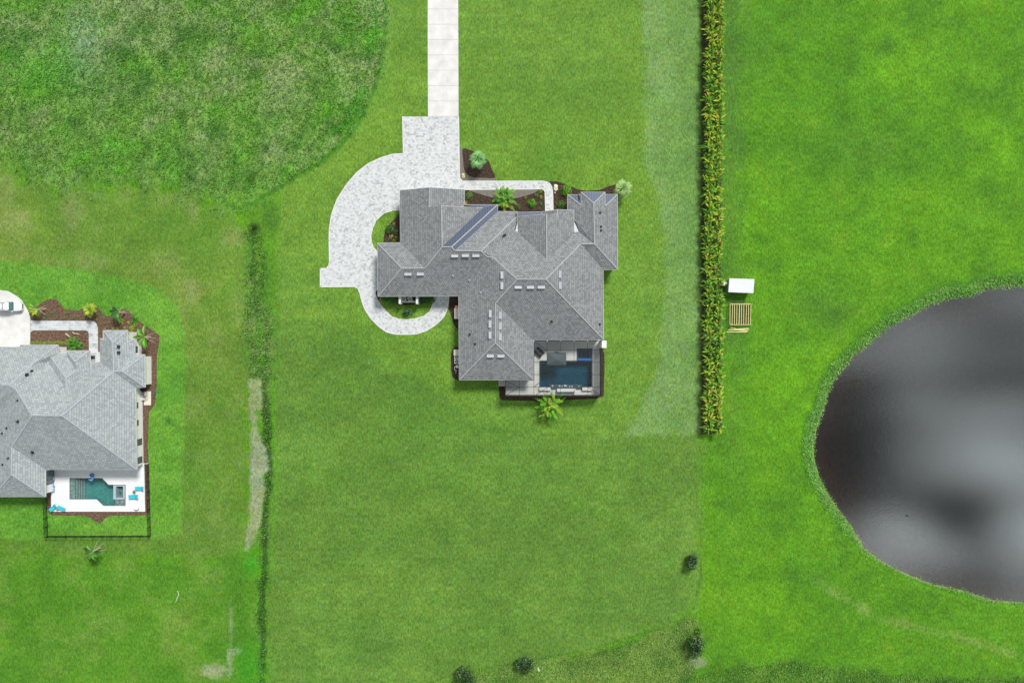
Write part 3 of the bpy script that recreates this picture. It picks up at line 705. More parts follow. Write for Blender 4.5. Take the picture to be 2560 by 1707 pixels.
# ------------------------------------------------------------------ the main house
ZM = 3.3
VM = {
 'g_nw': (999.6,476,ZM), 'g_ap': (1074.5,468.8,('W',1000)), 'g_ne': (1161,474.2,ZM), 'g_e': (1161,513,ZM),
 'g_b': (1074.5,519,('W',1000)), 'b_n': (1103.5,515,('W',1000)), 'b_tip': (1207.5,520,('E',1212)), 'b_s': (1105.5,617,('W',1000)), 'g_sw': (1001,606.6,ZM), 'v_w': (1062,670.6,('S',740)),
 'wr_w': (1004.4,671,('S',740)), 'w_nw': (943.7,607.7,ZM), 'w_sw': (944.6,741,ZM), 'inner_s': (1146.8,740,ZM),
 'm_nw': (1161,512,ZM), 'm_ne': (1244,512,ZM), 'm_se': (1244,528.6,ZM), 'm_ap': (1129,617.5,('S',740)), 'm_v': (1136.7,626.6,('S',740)),
 'n_r': (1202.8,627.4,('S',740)), 'n_ne': (1293.5,541,ZM+.2), 'n_n': (1293.5,529.3,ZM), 's1': (1218,642.2,6.25), 's2': (1226,645.0,6.15), 's3': (1233.4,643.6,6.2),
 'c_w': (1286,580,3.95), 'c_w2': (1294.5,580,3.95), 'e_rs': (1367,648.5,6.25), 'c_e': (1435,581,3.95), 'c_e2': (1449,581,3.95),
 'k_w': (1292.4,698.2,('W',1147)), 'k_e': (1365,698.4,('E',1508.8)), 'x_r': (1451.7,610.2,('E',1508.8)), 'x_r2': (1486.4,610.2,('W',1419)),
 'x_se': (1544,673.6,ZM), 'x_v': (1508,674.6,ZM), 'm_es': (1509,849,ZM), 'p_v': (1331,849,ZM),
 's_t': (1238.8,757.2,('W',1147)), 's_b': (1238.4,857,('W',1147)), 's_sw': (1148.2,949.6,ZM), 's_se': (1334,949.3,ZM), 's_ne': (1334,851,ZM),
 'x_ne': (1544,485.8,ZM), 'x_be': (1513,486,('E',1544)), 'x_bes': (1513,515,('E',1544)), 'b_ne': (1513,480.5,('E',1544)), 'b_nw': (1452.4,480.5,('W',1419)), 'x_bws': (1452.4,513,('W',1419)), 'x_bw': (1452.4,487,('W',1419)),
 'x_nw': (1419,487,ZM), 'x_ap': (1484.3,508.5,('W',1419)), 'x_w': (1419,530,ZM), 'x_w2': (1439,553,('W',1419)),
 'x_ben': (1513,486.3,ZM), 'x_bwn': (1452.4,487.3,ZM), 'x_bef': (1513.2,515.4,('N',486)), 'x_bwf': (1452.2,513.4,('N',487)),
 # entry gable with its metal skirt and the small porch gable in front
 'e_nw': (1293.5,531,3.95), 'e_sk': (1352,530,3.95), 'e_l': (1304,539.8,('W',1293.5,3.95)), 'e_ap': (1366,536.2,('W',1293.5,3.95)), 'e_ws': (1293.5,579,3.95), 'e_es': (1435,580,3.95), 'e_ne': (1434.5,526,3.95),
 'e_sl': (1304,540.2,('N',531,3.95)), 'e_sr': (1352,538.4,('N',531,3.95)),
 'q_nw': (1351,530,4.0), 'q_ap': (1393,524,('W',1351,4.0)), 'q_ne': (1434.5,525.6,4.0), 'q_b': (1393,541,('W',1351,4.0)), 'q_e': (1434.5,541,4.0), 'q_w': (1351,541,4.0),
}
FM = [(('g_nw','g_sw','v_w','b_s','b_n','g_b','g_ap'),0), (('g_ap','g_b','g_e','g_ne'),0), (('b_n','b_s','b_tip'),0),
 (('w_nw','wr_w','v_w','g_sw'),0), (('w_nw','w_sw','wr_w'),0),
 (('w_sw','inner_s','s2','s1','n_r','m_v','m_ap','b_s','v_w','wr_w'),0),
 (('m_nw','m_ne','m_ap','b_s','b_tip'),1), (('m_ne','m_se','m_v','m_ap'),1),
 (('m_se','n_n','n_ne','n_r','m_v'),0), (('n_ne','c_w','s3','s2','s1','n_r'),0),
 (('c_w','c_w2','e_rs','c_e','c_e2','x_r2','x_r','k_e','k_w','s3'),0),
 (('inner_s','s_sw','s_b','s_t','k_w','s3','s2'),0), (('s_sw','s_se','s_b'),0), (('s_t','s_b','s_se','s_ne','p_v'),0),
 (('s_t','p_v','m_es','k_e','k_w'),0), (('k_e','m_es','x_v','x_r'),0), (('x_r','x_v','x_se','x_r2'),0),
 (('x_r2','x_se','x_ne','x_bes','b_ne','x_ap'),0), (('x_nw','x_w','x_w2','c_e2','x_r2','x_ap','b_nw','x_bws'),0), (('b_nw','x_ap','b_ne'),1),
 (('x_nw','x_bws','x_bwf','x_bwn'),1), (('x_ben','x_bef','x_bes','x_ne'),1),
 (('e_nw','e_ws','e_rs','e_ap','e_l'),0), (('e_ap','e_rs','e_es','e_ne'),0), (('e_nw','e_sl','e_sr','e_sk'),1),
 (('q_nw','q_w','q_b','q_ap'),0), (('q_ap','q_b','q_e','q_ne'),0)]
OM = [('inner_s','w_sw','w_nw','g_sw','g_nw','g_ap','g_ne','g_e','m_nw'), ('m_nw','m_ne','m_se','n_n','n_ne'), ('e_sk','e_nw','e_ws'), ('q_nw','q_ap','q_ne','q_e'), ('e_l','e_ap'),
      ('e_ne','e_es'), ('x_w2','x_w','x_nw','x_bwn'), ('x_bws','b_nw','b_ne','x_bes'), ('x_ben','x_ne','x_se','x_v','m_es','p_v'), ('s_ne','s_se','s_sw','inner_s'), ('b_n','b_tip'), ('c_e','c_e2'), ('c_w','c_w2')]
WMAIN = [(943.7,607.7),(1001,606.6),(999.6,476),(1161,476),(1161,512.5),(1244,512.5),(1244,529),(1294,529),(1294,532),(1434.5,532),(1434.5,553),(1449,575),(1449,530),(1419,530),(1419,487),(1544,487),(1544,673.8),(1508.4,673.8),
         (1509,849),(1334,849),(1334,949.4),(1148.2,949.6),(1146.8,740),(944.6,740.8)]
CAPM = [('g_ap','g_b'),('b_n','b_s'),('w_nw','wr_w'),('w_sw','wr_w'),('wr_w','v_w'),('v_w','b_s'),('b_s','m_ap'),('m_ap','m_v'),('m_v','n_r'),('n_r','s1'),('s1','s3'),('s3','k_w'),('k_w','k_e'),('k_e','x_r'),('x_r','x_r2'),
        ('x_r2','x_se'),('k_e','m_es'),('k_w','s_t'),('s_t','s_b'),('s_b','s_sw'),('s_b','s_se'),('x_ap','x_r2'),('b_nw','x_ap'),('b_ne','x_ap'),('x_nw','x_bws'),('x_ne','x_bes'),('m_ne','m_ap'),('e_ap','e_rs'),('n_ne','n_r'),('q_ap','q_b')]
main, mroof, mhit = house('large_house', 'large house with charcoal shingle roof and screened pool in the middle of the lawn', 'house', VM, FM, OM, WMAIN, CAPM, ZM, M_SH1, M_CAP1, (1230, 700),
    extra_walls=[([(1452.4,480.5),(1513,480.5),(1513,515),(1452.4,515)], 4.3), ([(1293.5,531),(1434.5,531),(1434.5,580),(1293.5,580)], 3.95)])
for u, v in ((1136.7,639.8),(1163.8,639),(1189.8,639),(1020,685.3),(1051,685),(1295.6,718),(1326,718),(1353,717.7),(1225.8,889.5),(1252.3,889.5)): roof_vent(mroof, mhit, u, v, False)
for u, v in ((1255.5,687.8),(1255.5,714.5),(1399.3,686),(1399.7,713.8),(1226.2,784.3),(1225.8,810.3),(1225.8,837.9),(1249.7,788.2),(1250,815.3),(1249.7,842.2)): roof_vent(mroof, mhit, u, v, True)
for u, v in ((1500.5,531.9),(1502.7,566.6),(1502.7,576.3),(1258.8,590),(1263,587.5),(1174.2,836.3),(1187.2,859.8),(1499.5,810.3),(1379,804)): vent_pipe(mroof, mhit, u, v)
for u, v in ((1132.4,689.4),(1201.3,731.8),(1173.6,701)): vent_pipe(mroof, mhit, u, v, M_VENT, .09, .35)
M_SPIKE = M_TRIM
vent_pipe(mroof, mhit, 1073.8, 517, M_VENT, .1, .3)
# white parapet returns at both sides of the entry gable
for (a, b, c) in (((1288,578.5),(1293.6,557),(1294.5,580)), ((1435.5,553.5),(1447,580),(1435.5,580.5))):
    z = 4.0; pts = [P(*a, z), P(*b, z+.15), P(*c, z)]
    wp = MB(); wp.add(pts+[p-Vector((0, 0, .3)) for p in pts], [(0, 1, 2), (5, 4, 3), (0, 3, 4, 1), (1, 4, 5, 2), (2, 5, 3, 0)]); wp.build('parapet_return', M_TRIM, main)
def window(parent, c, w, h, facing, mat=None, cols=1):
    """c: centre on the wall plane, facing E/W/N/S"""
    c = Vector(c); fr = MB(); gl = MB()
    ax = {'E': (1, 0), 'W': (-1, 0), 'N': (0, 1), 'S': (0, -1)}[facing]
    n = Vector((ax[0], ax[1], 0)); t = Vector((-ax[1], ax[0], 0)); up = Vector((0, 0, 1))
    def bar(p, a, b):
        x = abs(t.x)*a+abs(n.x)*.06; y = abs(t.y)*a+abs(n.y)*.06; fr.box(p+n*.03, (x, y, b))
    bar(c+up*(h/2), w+.12, .07); bar(c-up*(h/2), w+.12, .07); bar(c+t*(w/2), .07, h); bar(c-t*(w/2), .07, h)
    for i in range(1, cols): bar(c+t*(w*(i/cols-.5)), .06, h)
    x = abs(t.x)*w+abs(n.x)*.02; y = abs(t.y)*w+abs(n.y)*.02; gl.box(c+n*.012, (x, y, h))
    f = fr.build('window_frame' if h < 1.9 else 'door_frame', M_BRONZE, parent)
    gl.build('pane', mat or M_GLASS, f)
    return f
# windows and garage doors on the walls of the main house (seen from beside it)
wS = P(0, 949.5, ZM).y+.45
for u in (1180, 1240, 1300): window(main, (P(u, 949, 1.6).x, wS-.0, 1.7), 1.5, 1.3, 'S')
wE = P(1508.8, 700, ZM).x-.45
for v in (720, 780): window(main, (wE, P(1500, v, 1.6).y, 1.7), 1.4, 1.3, 'E')
wP = P(1400, 849, ZM).y+.45
window(main, (P(1400, 850, 1.3).x, wP, 1.3), 5.0, 2.3, 'S', cols=4)
wWg = P(999.6, 500, ZM).x+.45
gd = MB()
for v in (494,): gd.box((wWg-.03, P(1000, v, 1).y, 1.15), (.06, 2.6, 2.3))
gd.build('garage_door', M_CREAM, main, bevel=.01)

# ------------------------------------------------------------------ pool deck, pool and spa behind the main house
POOL = [(1349.5,902.5),(1443,902.5),(1443,872),(1480,872),(1480,967.3),(1455.5,967.3),(1455.5,973),(1376,973),(1376,967.3),(1349.5,967.3)]
structure('pool_deck', [[(1333,846),(1499,846),(1499,987.2),(1264,987.2),(1264,946),(1333,946)], POOL], 0, .1, M_DECK)
dj = MB()
for v in (874.5,): dj.beam(P(1334, v, .1), P(1443, v, .1), .02, .012)
M_TILE = mk('pool_plaster', (.003,.042,.075), .6, .15, .7, col2=(.005,.066,.11))
M_TILED = mk('dark_pool_tile', (.02,.045,.065), .35, .2, 6, col2=(.04,.085,.11))
def clear_water(name, tint, gl=.06, bs=3.0, bstr=.25):
    m, t, b = nodes_of(name); N = t.nodes.new; Lk = t.links.new; t.nodes.remove(b)
    tr = N('ShaderNodeBsdfTransparent'); tr.inputs[0].default_value = (*tint, 1); g = N('ShaderNodeBsdfGlossy'); g.inputs['Roughness'].default_value = .05
    tcn = N('ShaderNodeTexCoord'); n = N('ShaderNodeTexNoise'); n.inputs['Scale'].default_value = bs; n.inputs['Detail'].default_value = 3; Lk(tcn.outputs['Object'], n.inputs['Vector'])
    bp = N('ShaderNodeBump'); bp.inputs['Strength'].default_value = bstr; bp.inputs['Distance'].default_value = .05; Lk(n.outputs['Fac'], bp.inputs['Height']); Lk(bp.outputs[0], g.inputs['Normal'])
    # light and dark of the ripples painted into the water tint
    r = N('ShaderNodeValToRGB'); r.color_ramp.elements[0].position = .35; r.color_ramp.elements[1].position = .65
    r.color_ramp.elements[0].color = (*[c*.82 for c in tint], 1); r.color_ramp.elements[1].color = (*[min(1, c*1.1) for c in tint], 1); Lk(n.outputs['Fac'], r.inputs[0]); Lk(r.outputs[0], tr.inputs[0])
    mx = N('ShaderNodeMixShader'); mx.inputs[0].default_value = gl; Lk(tr.outputs[0], mx.inputs[1]); Lk(g.outputs[0], mx.inputs[2]); Lk(mx.outputs[0], t.nodes['Material Output'].inputs[0])
    return m
def basin(root, poly, depth, mat, wz):
    m = MB(); pts = [P(*p)[:2] for p in poly]; L = [pts]
    m.prism([pts], None, -depth)
    n = len(m.v); k = len(pts)
    m.v += [(x, y, -depth) for x, y in pts]+[(x, y, .095) for x, y in pts]
    m.f += [(n+i, n+(i+1) % k, n+k+(i+1) % k, n+k+i) for i in range(k)]
    return m.build('basin', mat, root, fixn=False)
pool = thing('swimming_pool', P(1415, 935), 'dark blue swimming pool with attached spa under the screen enclosure', 'swimming pool')
basin(pool, POOL, 1.4, M_TILE, 0)
cop = MB(); pc = [P(*p, .1) for p in POOL]
for a, b in zip(pc, pc[1:]+pc[:1]): cop.beam(a+Vector((0, 0, .012)), b+Vector((0, 0, .012)), .2, .05)
cop.build('coping', mk('dark_coping', (.045,.075,.085), .5, .1, 4), pool)
st = MB()
for i, v in enumerate((909, 915.5, 922.5, 929)): 
    a, b = P(1350.5, v-3), P(1367, v+3); st.box(((a.x+b.x)/2, (a.y+b.y)/2, -.35-.22*i), (b.x-a.x, a.y-b.y-.12, .2))
st.build('pool_step', mk('pool_step_tile', (.04,.10,.13), .5, .1, 4), pool)
sp = MB(); a, b = P(1443, 895.5), P(1480, 901.5)
sp.box(((a.x+b.x)/2, (a.y+b.y)/2, -.55), (b.x-a.x, a.y-b.y, 1.7)); sp.build('spillway', mk('cobalt_tile', (.015,.09,.30), .2, .3, 9, col2=(.03,.17,.45), spec=.8), pool)
sp = MB()
for (u0, v0, u1, v1, z) in ((1443.5,872.5,1480,876,-.3),(1474,876,1479.8,895,-.35),(1443.5,876,1447,895,-.4)):
    a, b = P(u0, v0), P(u1, v1); sp.box(((a.x+b.x)/2, (a.y+b.y)/2, z-.5), (b.x-a.x, a.y-b.y, 1.0))
for u in (1454, 1467): sp.cyl(P(u, 891, -.45), P(u, 891, -.38), .16, .12, 10)
sp.build('spa_bench', M_TILED, pool)
sw = MB(); a, b = P(1374, 960.5), P(1455.5, 973)
sw.box(((a.x+b.x)/2, (a.y+b.y)/2, -.66), (b.x-a.x, a.y-b.y-.1, 1.4)); sw.build('pool_ledge', mk('ledge_tile', (.05,.085,.11), .5, .3, 3), pool)
rng2 = random.Random(3)
for u in (1381,1399,1405.5,1412,1415.5,1424,1430,1447): 
    p = P(u, 965.5+rng2.uniform(-1.5, 1.5), .06); rk = MB(); rk.cyl(p, p+Vector((0, 0, .1)), .13+.1*rng2.random(), .07, 8); rk.build('water_jet', mk('pale_nozzle', (.45,.52,.55), .4, .1, 5), pool)
wv = MB(); wv.prism([[P(*p)[:2] for p in POOL]], None, .035); wv.build('water', clear_water('pool_water', (.50,.86,.92), .035), pool, fixn=False)
# raised stone blocks along the pool's lower edge
for (u0, v0, u1, v1, h, lb) in ((1348,967.8,1376,976,.45,'low pale stone block at the left of the pool waterfall ledge'), (1455,967.8,1480,976,.45,'low pale stone block at the right of the pool waterfall ledge'),
                            (1392,971,1438,978.5,.8,'long white water feature wall behind the pool ledge')):
    a, b = P(u0, v0), P(u1, v1); m = MB(); m.box(((a.x+b.x)/2, (a.y+b.y)/2, .1+h/2), (b.x-a.x, a.y-b.y, h))
    tag(m.build('stone_wall', mk('pale_stone', (.55,.55,.53), .7, .08, 1.5), bevel=.03), lb, 'stone wall')

# screen enclosure
def screen_mat(name, c, op):
    m, t, b = nodes_of(name); N = t.nodes.new; Lk = t.links.new
    b.inputs['Base Color'].default_value = (*c, 1); b.inputs['Roughness'].default_value = .8
    tcn = N('ShaderNodeTexCoord'); n = N('ShaderNodeTexNoise'); n.inputs['Scale'].default_value = .6; Lk(tcn.outputs['Object'], n.inputs['Vector'])
    mr = N('ShaderNodeMapRange'); mr.inputs[3].default_value = op*.85; mr.inputs[4].default_value = op*1.15; Lk(n.outputs['Fac'], mr.inputs[0])
    tr = N('ShaderNodeBsdfTransparent'); mx = N('ShaderNodeMixShader'); Lk(mr.outputs[0], mx.inputs[0]); Lk(tr.outputs[0], mx.inputs[1]); Lk(b.outputs[0], mx.inputs[2]); Lk(mx.outputs[0], t.nodes['Material Output'].inputs[0])
    return m
ZC = 3.2
cage = thing('screen_enclosure', P(1420, 920), 'dark framed screen enclosure over the blue swimming pool', 'pool enclosure')
CP = lambda u, v, z=ZC: Vector((P(u, v, ZC).x, P(u, v, ZC).y, z))
m = MB(); m.add([CP(1335,852,ZC+.0), CP(1503.5,852), CP(1503.5,989.5), CP(1263.7,989.5), CP(1263.7,950.6), CP(1335,950.6)], [(0, 5, 2, 1), (5, 4, 3, 2)]); m.build('roof_screen', screen_mat('roof_screen', (.10,.12,.12), .08), cage, fixn=False)
sides = [((1503.5,852),(1503.5,989.5)),((1503.5,989.5),(1263.7,989.5)),((1263.7,989.5),(1263.7,950.6))]
M_SCR = screen_mat('side_screen', (.04,.045,.05), .85)
for a, b in sides:
    m = MB(); m.add([CP(*a, .12), CP(*b, .12), CP(*b, ZC-.05), CP(*a, ZC-.05)], [(0, 1, 2, 3)]); m.build('side_screen', M_SCR, cage, fixn=False)
m = MB()
for a, b in sides+[((1335,852),(1503.5,852)),((1335,852),(1335,950.6)),((1263.7,950.6),(1335,950.6))]: m.beam(CP(*a), CP(*b), .12, .16)
m.build('eave_beam', M_BRONZE, cage)
def cbeam(a, b, w=.075): 
    m = MB(); m.beam(CP(*a, ZC+.03), CP(*b, ZC+.03), w, .1); m.build('roof_beam', M_BRONZE, cage)
for v in (875, 905.5, 936.3, 967): cbeam((1335 if v < 951 else 1263.7, v), (1503.5, v))
for u, v0, v1 in ((1298.4,950.6,989.5),(1334.7,951,989.5),(1367.6,852,989.5),(1401.4,852,880),(1435,852,903),(1468.8,852,875),(1401.4,967,989.5),(1435,967,989.5),(1469.5,967,989.5)): cbeam((u, v0), (u, v1), .07)
for a, b in (((1338,854),(1369,877)),((1501,855),(1479,873)),((1265,952),(1297,967)),((1297,968),(1266,987)),((1349,955),(1335,968)),((1367.6,968),(1340,987)),((1470,968),(1500,987))): cbeam(a, b, .09)
for u in (1263.7,1298.4,1334.7,1367.6,1401.4,1435,1469.5,1503.5):
    m = MB(); m.beam(CP(u, 989.5, .1), CP(u, 989.5, ZC), .09, .09); m.build('post', M_BRONZE, cage)
for v in (875,905.5,936.3,967):
    m = MB(); m.beam(CP(1503.5, v, .1), CP(1503.5, v, ZC), .09, .09); m.build('post', M_BRONZE, cage)
m = MB(); m.beam(CP(1263.7, 951, .1), CP(1263.7, 951, ZC), .09, .09); m.build('post', M_BRONZE, cage)
for u in (1335,1368,1401.4,1435,1468.8):
    m = MB(); p = CP(u, 852.6, ZC+.12); m.cyl(p-Vector((0, 0, .1)), p, .1, .08, 8); m.build('bracket', M_TRIM, cage)

# square dark parasol over the pool edge
par = thing('parasol', P(1391, 899, 0), 'square charcoal grey canopy reaching over the edge of the dark blue pool', 'parasol')
m = MB(); c = [P(1367,881.3,2.5), P(1415.5,881.3,2.5), P(1415.5,913.5,2.5), P(1367,913.5,2.5)]; ap = P(1391.2, 897.4, 2.95)
m.add(c+[ap]+[p-Vector((0, 0, .16)) for p in c], [(1, 0, 4), (2, 1, 4), (3, 2, 4), (0, 3, 4), (0, 1, 6, 5), (1, 2, 7, 6), (2, 3, 8, 7), (3, 0, 5, 8)])
m.build('canopy', mk('charcoal_canvas', (.065,.085,.095), .8, .12, 1.2, .15), par, fixn=False)
m = MB()
for p in c: m.beam(ap-Vector((0, 0, .03)), p-Vector((0, 0, .03)), .04, .04)
m.build('rib', M_BRONZE, par)
m = MB(); q = P(1391, 885); m.cyl((q.x, q.y, .1), (q.x, q.y, 2.55), .05, .05, 10); m.beam((q.x, q.y, 2.5), ap-Vector((0, 0, .1)), .06, .06); m.build('pole', M_BRONZE, par)
m = MB(); m.box((q.x, q.y, .16), (.9, .9, .12)); m.build('base', M_BRONZE, par, bevel=.02)

def lounger(fabric, frame, L=1.9, W=.66, name='sun_lounger'):
    r = thing(name, (0, 0, 0)); m = MB()
    k = L*.62
    pts = [(-L/2, .34), (-L/2+k, .34), (L/2-.02, .62)]
    vs = []
    for x, z in pts:
        for y in (-W/2, W/2):
            for dz in (0, .09): vs.append((x, y, z+dz))
    fs = []
    for i in range(2):
        o = i*4; n = o+4
        fs += [(o, n, n+1, o+1), (o+2, o+3, n+3, n+2), (o+1, n+1, n+3, o+3), (o, o+2, n+2, n)]
    fs += [(0, 1, 3, 2), (8, 10, 11, 9)]
    m.add(vs, fs); m.build('cushion', fabric, r, bevel=.015)
    m = MB()
    for y in (-W/2+.03, W/2-.03): m.box((0, y, .29), (L-.06, .05, .07))
    m.build('frame', frame, r)
    for x in (-L/2+.2, L/2-.35):
        for y in (-W/2+.04, W/2-.04): b_ = MB(); b_.box((x, y, .13), (.05, .05, .26)); b_.build('leg', frame, r)
    return r
lb = lounger(M_BLACK, M_BRONZE, 1.85, .58)
def ang(dx, dy): return math.atan2(-dy, dx)
place(lb, P(1350.9, 876.2, .1), ang(-16.5, -14.5), 1, 'black sun lounger nearer the pool, in the corner of the screen enclosure', 'black sun loungers', copy=False)
lb['category'] = 'sun lounger'
place(lb, P(1343.6, 884.9, .1), ang(-16.5, -14.5), 1, 'black sun lounger nearer the house wall, in the corner of the screen enclosure', 'black sun loungers')
for (u0, v0, u1, v1, z, lb_) in ((1502.5,852.2,1515.3,868.8,2.9,'square white block at the top right corner of the pool enclosure'), (1246.3,949.6,1262.9,965.2,.22,'square pale concrete landing beside the lower left corner of the pool enclosure')):
    m = MB(); a, b = P(u0, v0, z), P(u1, v1, z)
    m.box(((a.x+b.x)/2, (a.y+b.y)/2, z/2), (b.x-a.x, a.y-b.y, z)); 
    if z > 1: m.box(((a.x+b.x)/2, (a.y+b.y)/2, z+.05), (b.x-a.x+.12, a.y-b.y+.12, .1))
    tag(m.build('masonry_pillar' if z > 1 else 'concrete_landing', M_WHITE if z > 1 else mk('landing', (.48,.48,.45), .8, .08, 1), bevel=.02), lb_, 'pillar' if z > 1 else 'landing')

# ------------------------------------------------------------------ machinery by the walls of the main house
def condenser(mat=M_CREAM, d=(.85, .85, .8)):
    r = thing('air_conditioner', (0, 0, 0)); r['category'] = 'air conditioner'
    m = MB(); m.box((0, 0, d[2]/2+.08), d); m.build('casing', mat, r, bevel=.03)
    m = MB(); m.cyl((0, 0, d[2]+.08), (0, 0, d[2]+.12), .36, .36, 20); m.build('fan_guard', M_BRONZE, r)
    m = MB()
    for k in range(3):
        a = k*2.1; m.add([(0, 0, d[2]+.13), (.3*math.cos(a), .3*math.sin(a), d[2]+.13), (.3*math.cos(a+.75), .3*math.sin(a+.75), d[2]+.14)], [(0, 1, 2)])
    m.cyl((0, 0, d[2]+.12), (0, 0, d[2]+.16), .08, .08, 10); m.build('fan', M_TRIM, r, fixn=False)
    m = MB(); m.box((0, 0, .05), (d[0]+.2, d[1]+.2, .08)); m.build('pad', mk('grey_pad', (.35,.35,.33), .9), r)
    return r
ac = condenser(M_WHITE)
ac.location = P(1141.8, 891.5, .03); ac['label'] = 'cream air conditioner in the mulch left of the lower house wing, upper of the two'; ac['group'] = 'air conditioners by the wall'
place(ac, P(1142.3, 903, .03), 0.1, 1, 'cream air conditioner in the mulch left of the lower house wing, lower of the two', 'air conditioners by the wall')
for (u, v, lb_) in ((1010.0, 747.5, 'air conditioner with white fan between the porch posts, left one'), (1026.0, 748, 'air conditioner with white fan between the porch posts, right one')):
    q = place(ac, P(u, v, .03), .4, .9, lb_, 'air conditioners between the white posts')
m = MB(); a = P(1142, 881); m.box((a.x, a.y, .5), (1.0, 1.1, .95)); m.box((a.x, a.y, 1.0), (1.08, 1.18, .07))
tag(m.build('generator', M_CREAM, bevel=.03), 'cream metal generator box at the top of the mulch bed by the lower wing', 'generator')

eq = thing('pool_pump', P(1142.5, 920), 'white pool pump and filter pipes in the mulch beside the lower wing', 'pool equipment')
m = MB(); a = P(1143.5, 916); m.cyl((a.x, a.y, .05), (a.x, a.y, .9), .3, .3, 14); m.cyl((a.x, a.y, .9), (a.x, a.y, 1.1), .3, .1, 14); m.build('filter_tank', M_WHITE, eq)
m = MB(); b = P(1142, 925); m.cyl((b.x-.3, b.y, .3), (b.x+.3, b.y, .3), .18, .18, 12); m.box((b.x, b.y, .08), (.8, .4, .1)); m.build('pump', M_PIPE, eq)
m = MB(); c1 = P(1140, 928); m.tube([(a.x, a.y, .6), (a.x-.5, a.y, .6), (a.x-.5, b.y, .5), (b.x, b.y, .5), (c1.x, c1.y, .5), (c1.x, c1.y-.4, .1)], .06, 8); m.build('pipe', M_TRIM, eq)
tk = thing('utility_cabinet', P(1141.5, 780), 'cream utility cabinet with a round red lid beside the left wall of the wing', 'utility cabinet')
m = MB(); a = P(1142, 784); m.box((a.x, a.y, .5), (.85, 2.1, 1.0)); m.build('cabinet', M_CREAM, tk, bevel=.03)
m = MB(); a = P(1142.5, 769); m.box((a.x, a.y, .35), (.8, .9, .7)); m.build('tank', mk('red_tank', (.50,.09,.05), .5), tk, bevel=.03)
m = MB(); m.cyl((a.x, a.y, .7), (a.x, a.y, .8), .38, .36, 18); m.build('lid', mk('pink_lid', (.70,.32,.26), .5), tk)
# small porch bay: white posts and rail
bay = thing('porch_screen', P(1020, 750), 'white posts and low rail projecting from under the left wing eave', 'porch')
for u in (999.3, 1042.3):
    m = MB(); a = P(u, 750.5, 2.6); m.box((a.x, a.y, 1.3), (.42, 1.45, 2.6)); m.build('post', M_TRIM, bay, bevel=.015)
m = MB(); a, b = P(1003, 754.6, .9), P(1039, 754.6, .9); m.beam(a, b, .28, .12); m.beam(a-Vector((0, 0, .6)), b-Vector((0, 0, .6)), .12, .1); m.build('rail', M_TRIM, bay)
m = MB()
for i in range(12):
    q = a.lerp(b, (i+.5)/12); m.box((q.x, q.y, .45), (.05, .05, .85))
m.build('baluster', M_TRIM, bay)
for (u, v, w, h, ro, lb_, cc) in ((1158,440,.72,1.0,.2,'knobbly cream limestone boulder in the gravel corner of the driveway bed', (.55,.46,.26)), (1389.5,469.5,.85,1.3,0,'smooth pale cream boulder in the mulch right of the walkway bend', (.66,.62,.46)),
                          (1387.5,482.5,.3,.35,0,'small pale stone below the cream boulder by the walkway', (.66,.62,.5))):
    bm = bmesh.new(); bmesh.ops.create_icosphere(bm, subdivisions=3, radius=1)
    rr = random.Random(int(u))
    for vv in bm.verts:
        k = 1+.22*math.sin(vv.co.x*4+u)*math.cos(vv.co.y*5)+.08*rr.random(); vv.co = Vector((vv.co.x*w/2*k, vv.co.y*h/2*k, max(-.1, vv.co.z)*.32*k))
    me_ = bpy.data.meshes.new('boulder'); bm.to_mesh(me_); bm.free(); me_.materials.append(mk('boulder_%d' % int(u), cc, .85, .15, 3, .3))
    o = bpy.data.objects.new('boulder', me_); SC.collection.objects.link(o); o.location = P(u, v, .05); tag(o, lb_, 'boulder')

# ------------------------------------------------------------------ the neighbouring house at the left
ZL = 3.4
VL = {
 'w0': (-88,867,ZL), 'n1': (49.5,867,ZL), 'n2': (49.5,862,ZL), 'n3': (145,862,ZL), 'n4': (145,882,ZL), 'a1': (83,909,('N',862)), 'r1': (8,963,('N',866)), 'r2': (23,963,('N',866)), 'r3': (40,972.3,6.45),
 'v1': (121,905,ZL+.1), 'h1': (120,883,ZL), 'h2': (166.5,883,ZL), 'h3': (166.5,876.3,ZL+.25), 'h4': (224,876.3,ZL+.25), 'a2': (187.3,904,('E',224,ZL+.25)), 'a3': (190.4,925,('E',226,ZL+.25)), 'a4': (165,944.3,5.3),
 'a5': (166,975.7,5.45), 'h5': (227,925,ZL+.25), 'h2b': (166.5,890,('N',883)), 'e1': (227,905,ZL+.05), 'e2': (250,905,ZL+.05), 
 'x1': (250,846,ZL), 'x1b': (259,846,ZL), 'b1': (259,825.6,('W',250)), 'b2': (318.8,825.6,('E',336.7)), 'x2': (318.8,847.3,ZL), 'x2n': (336.7,847.3,ZL), 'x3': (336.7,886,ZL), 'x4': (361.8,886,ZL), 'x5': (362.8,967.8,ZL), 'x6': (338.8,968.6,ZL),
 'b1s': (259,851,('W',250)), 'b2s': (318.8,856,('E',336.7)), 'b1f': (259,851.4,('N',846)), 'b2f': (318.8,856.4,('N',847.3)), 'ap': (282,856,('W',250)), 'cr': (284.5,928.3,4.92), 'cr2': (306.5,928.4,4.85),
 'k1': (80.4,1038.2,8.05), 'k2': (155,1038.6,('S',1173.3)), 'm_se': (342,1173.3,ZL), 's1': (29.9,1117,('E',113.3)), 's2': (28.7,1185.6,('E',113.3)), 'se': (113.3,1241.2,ZL), 'sw': (-17,1241.2,ZL), 'sv': (113.3,1173.3,ZL),
 'wv': (-17,1058,ZL), 'w1': (-88,1058,ZL), 'x2v': (294.6,927.5,('N',866)),
}
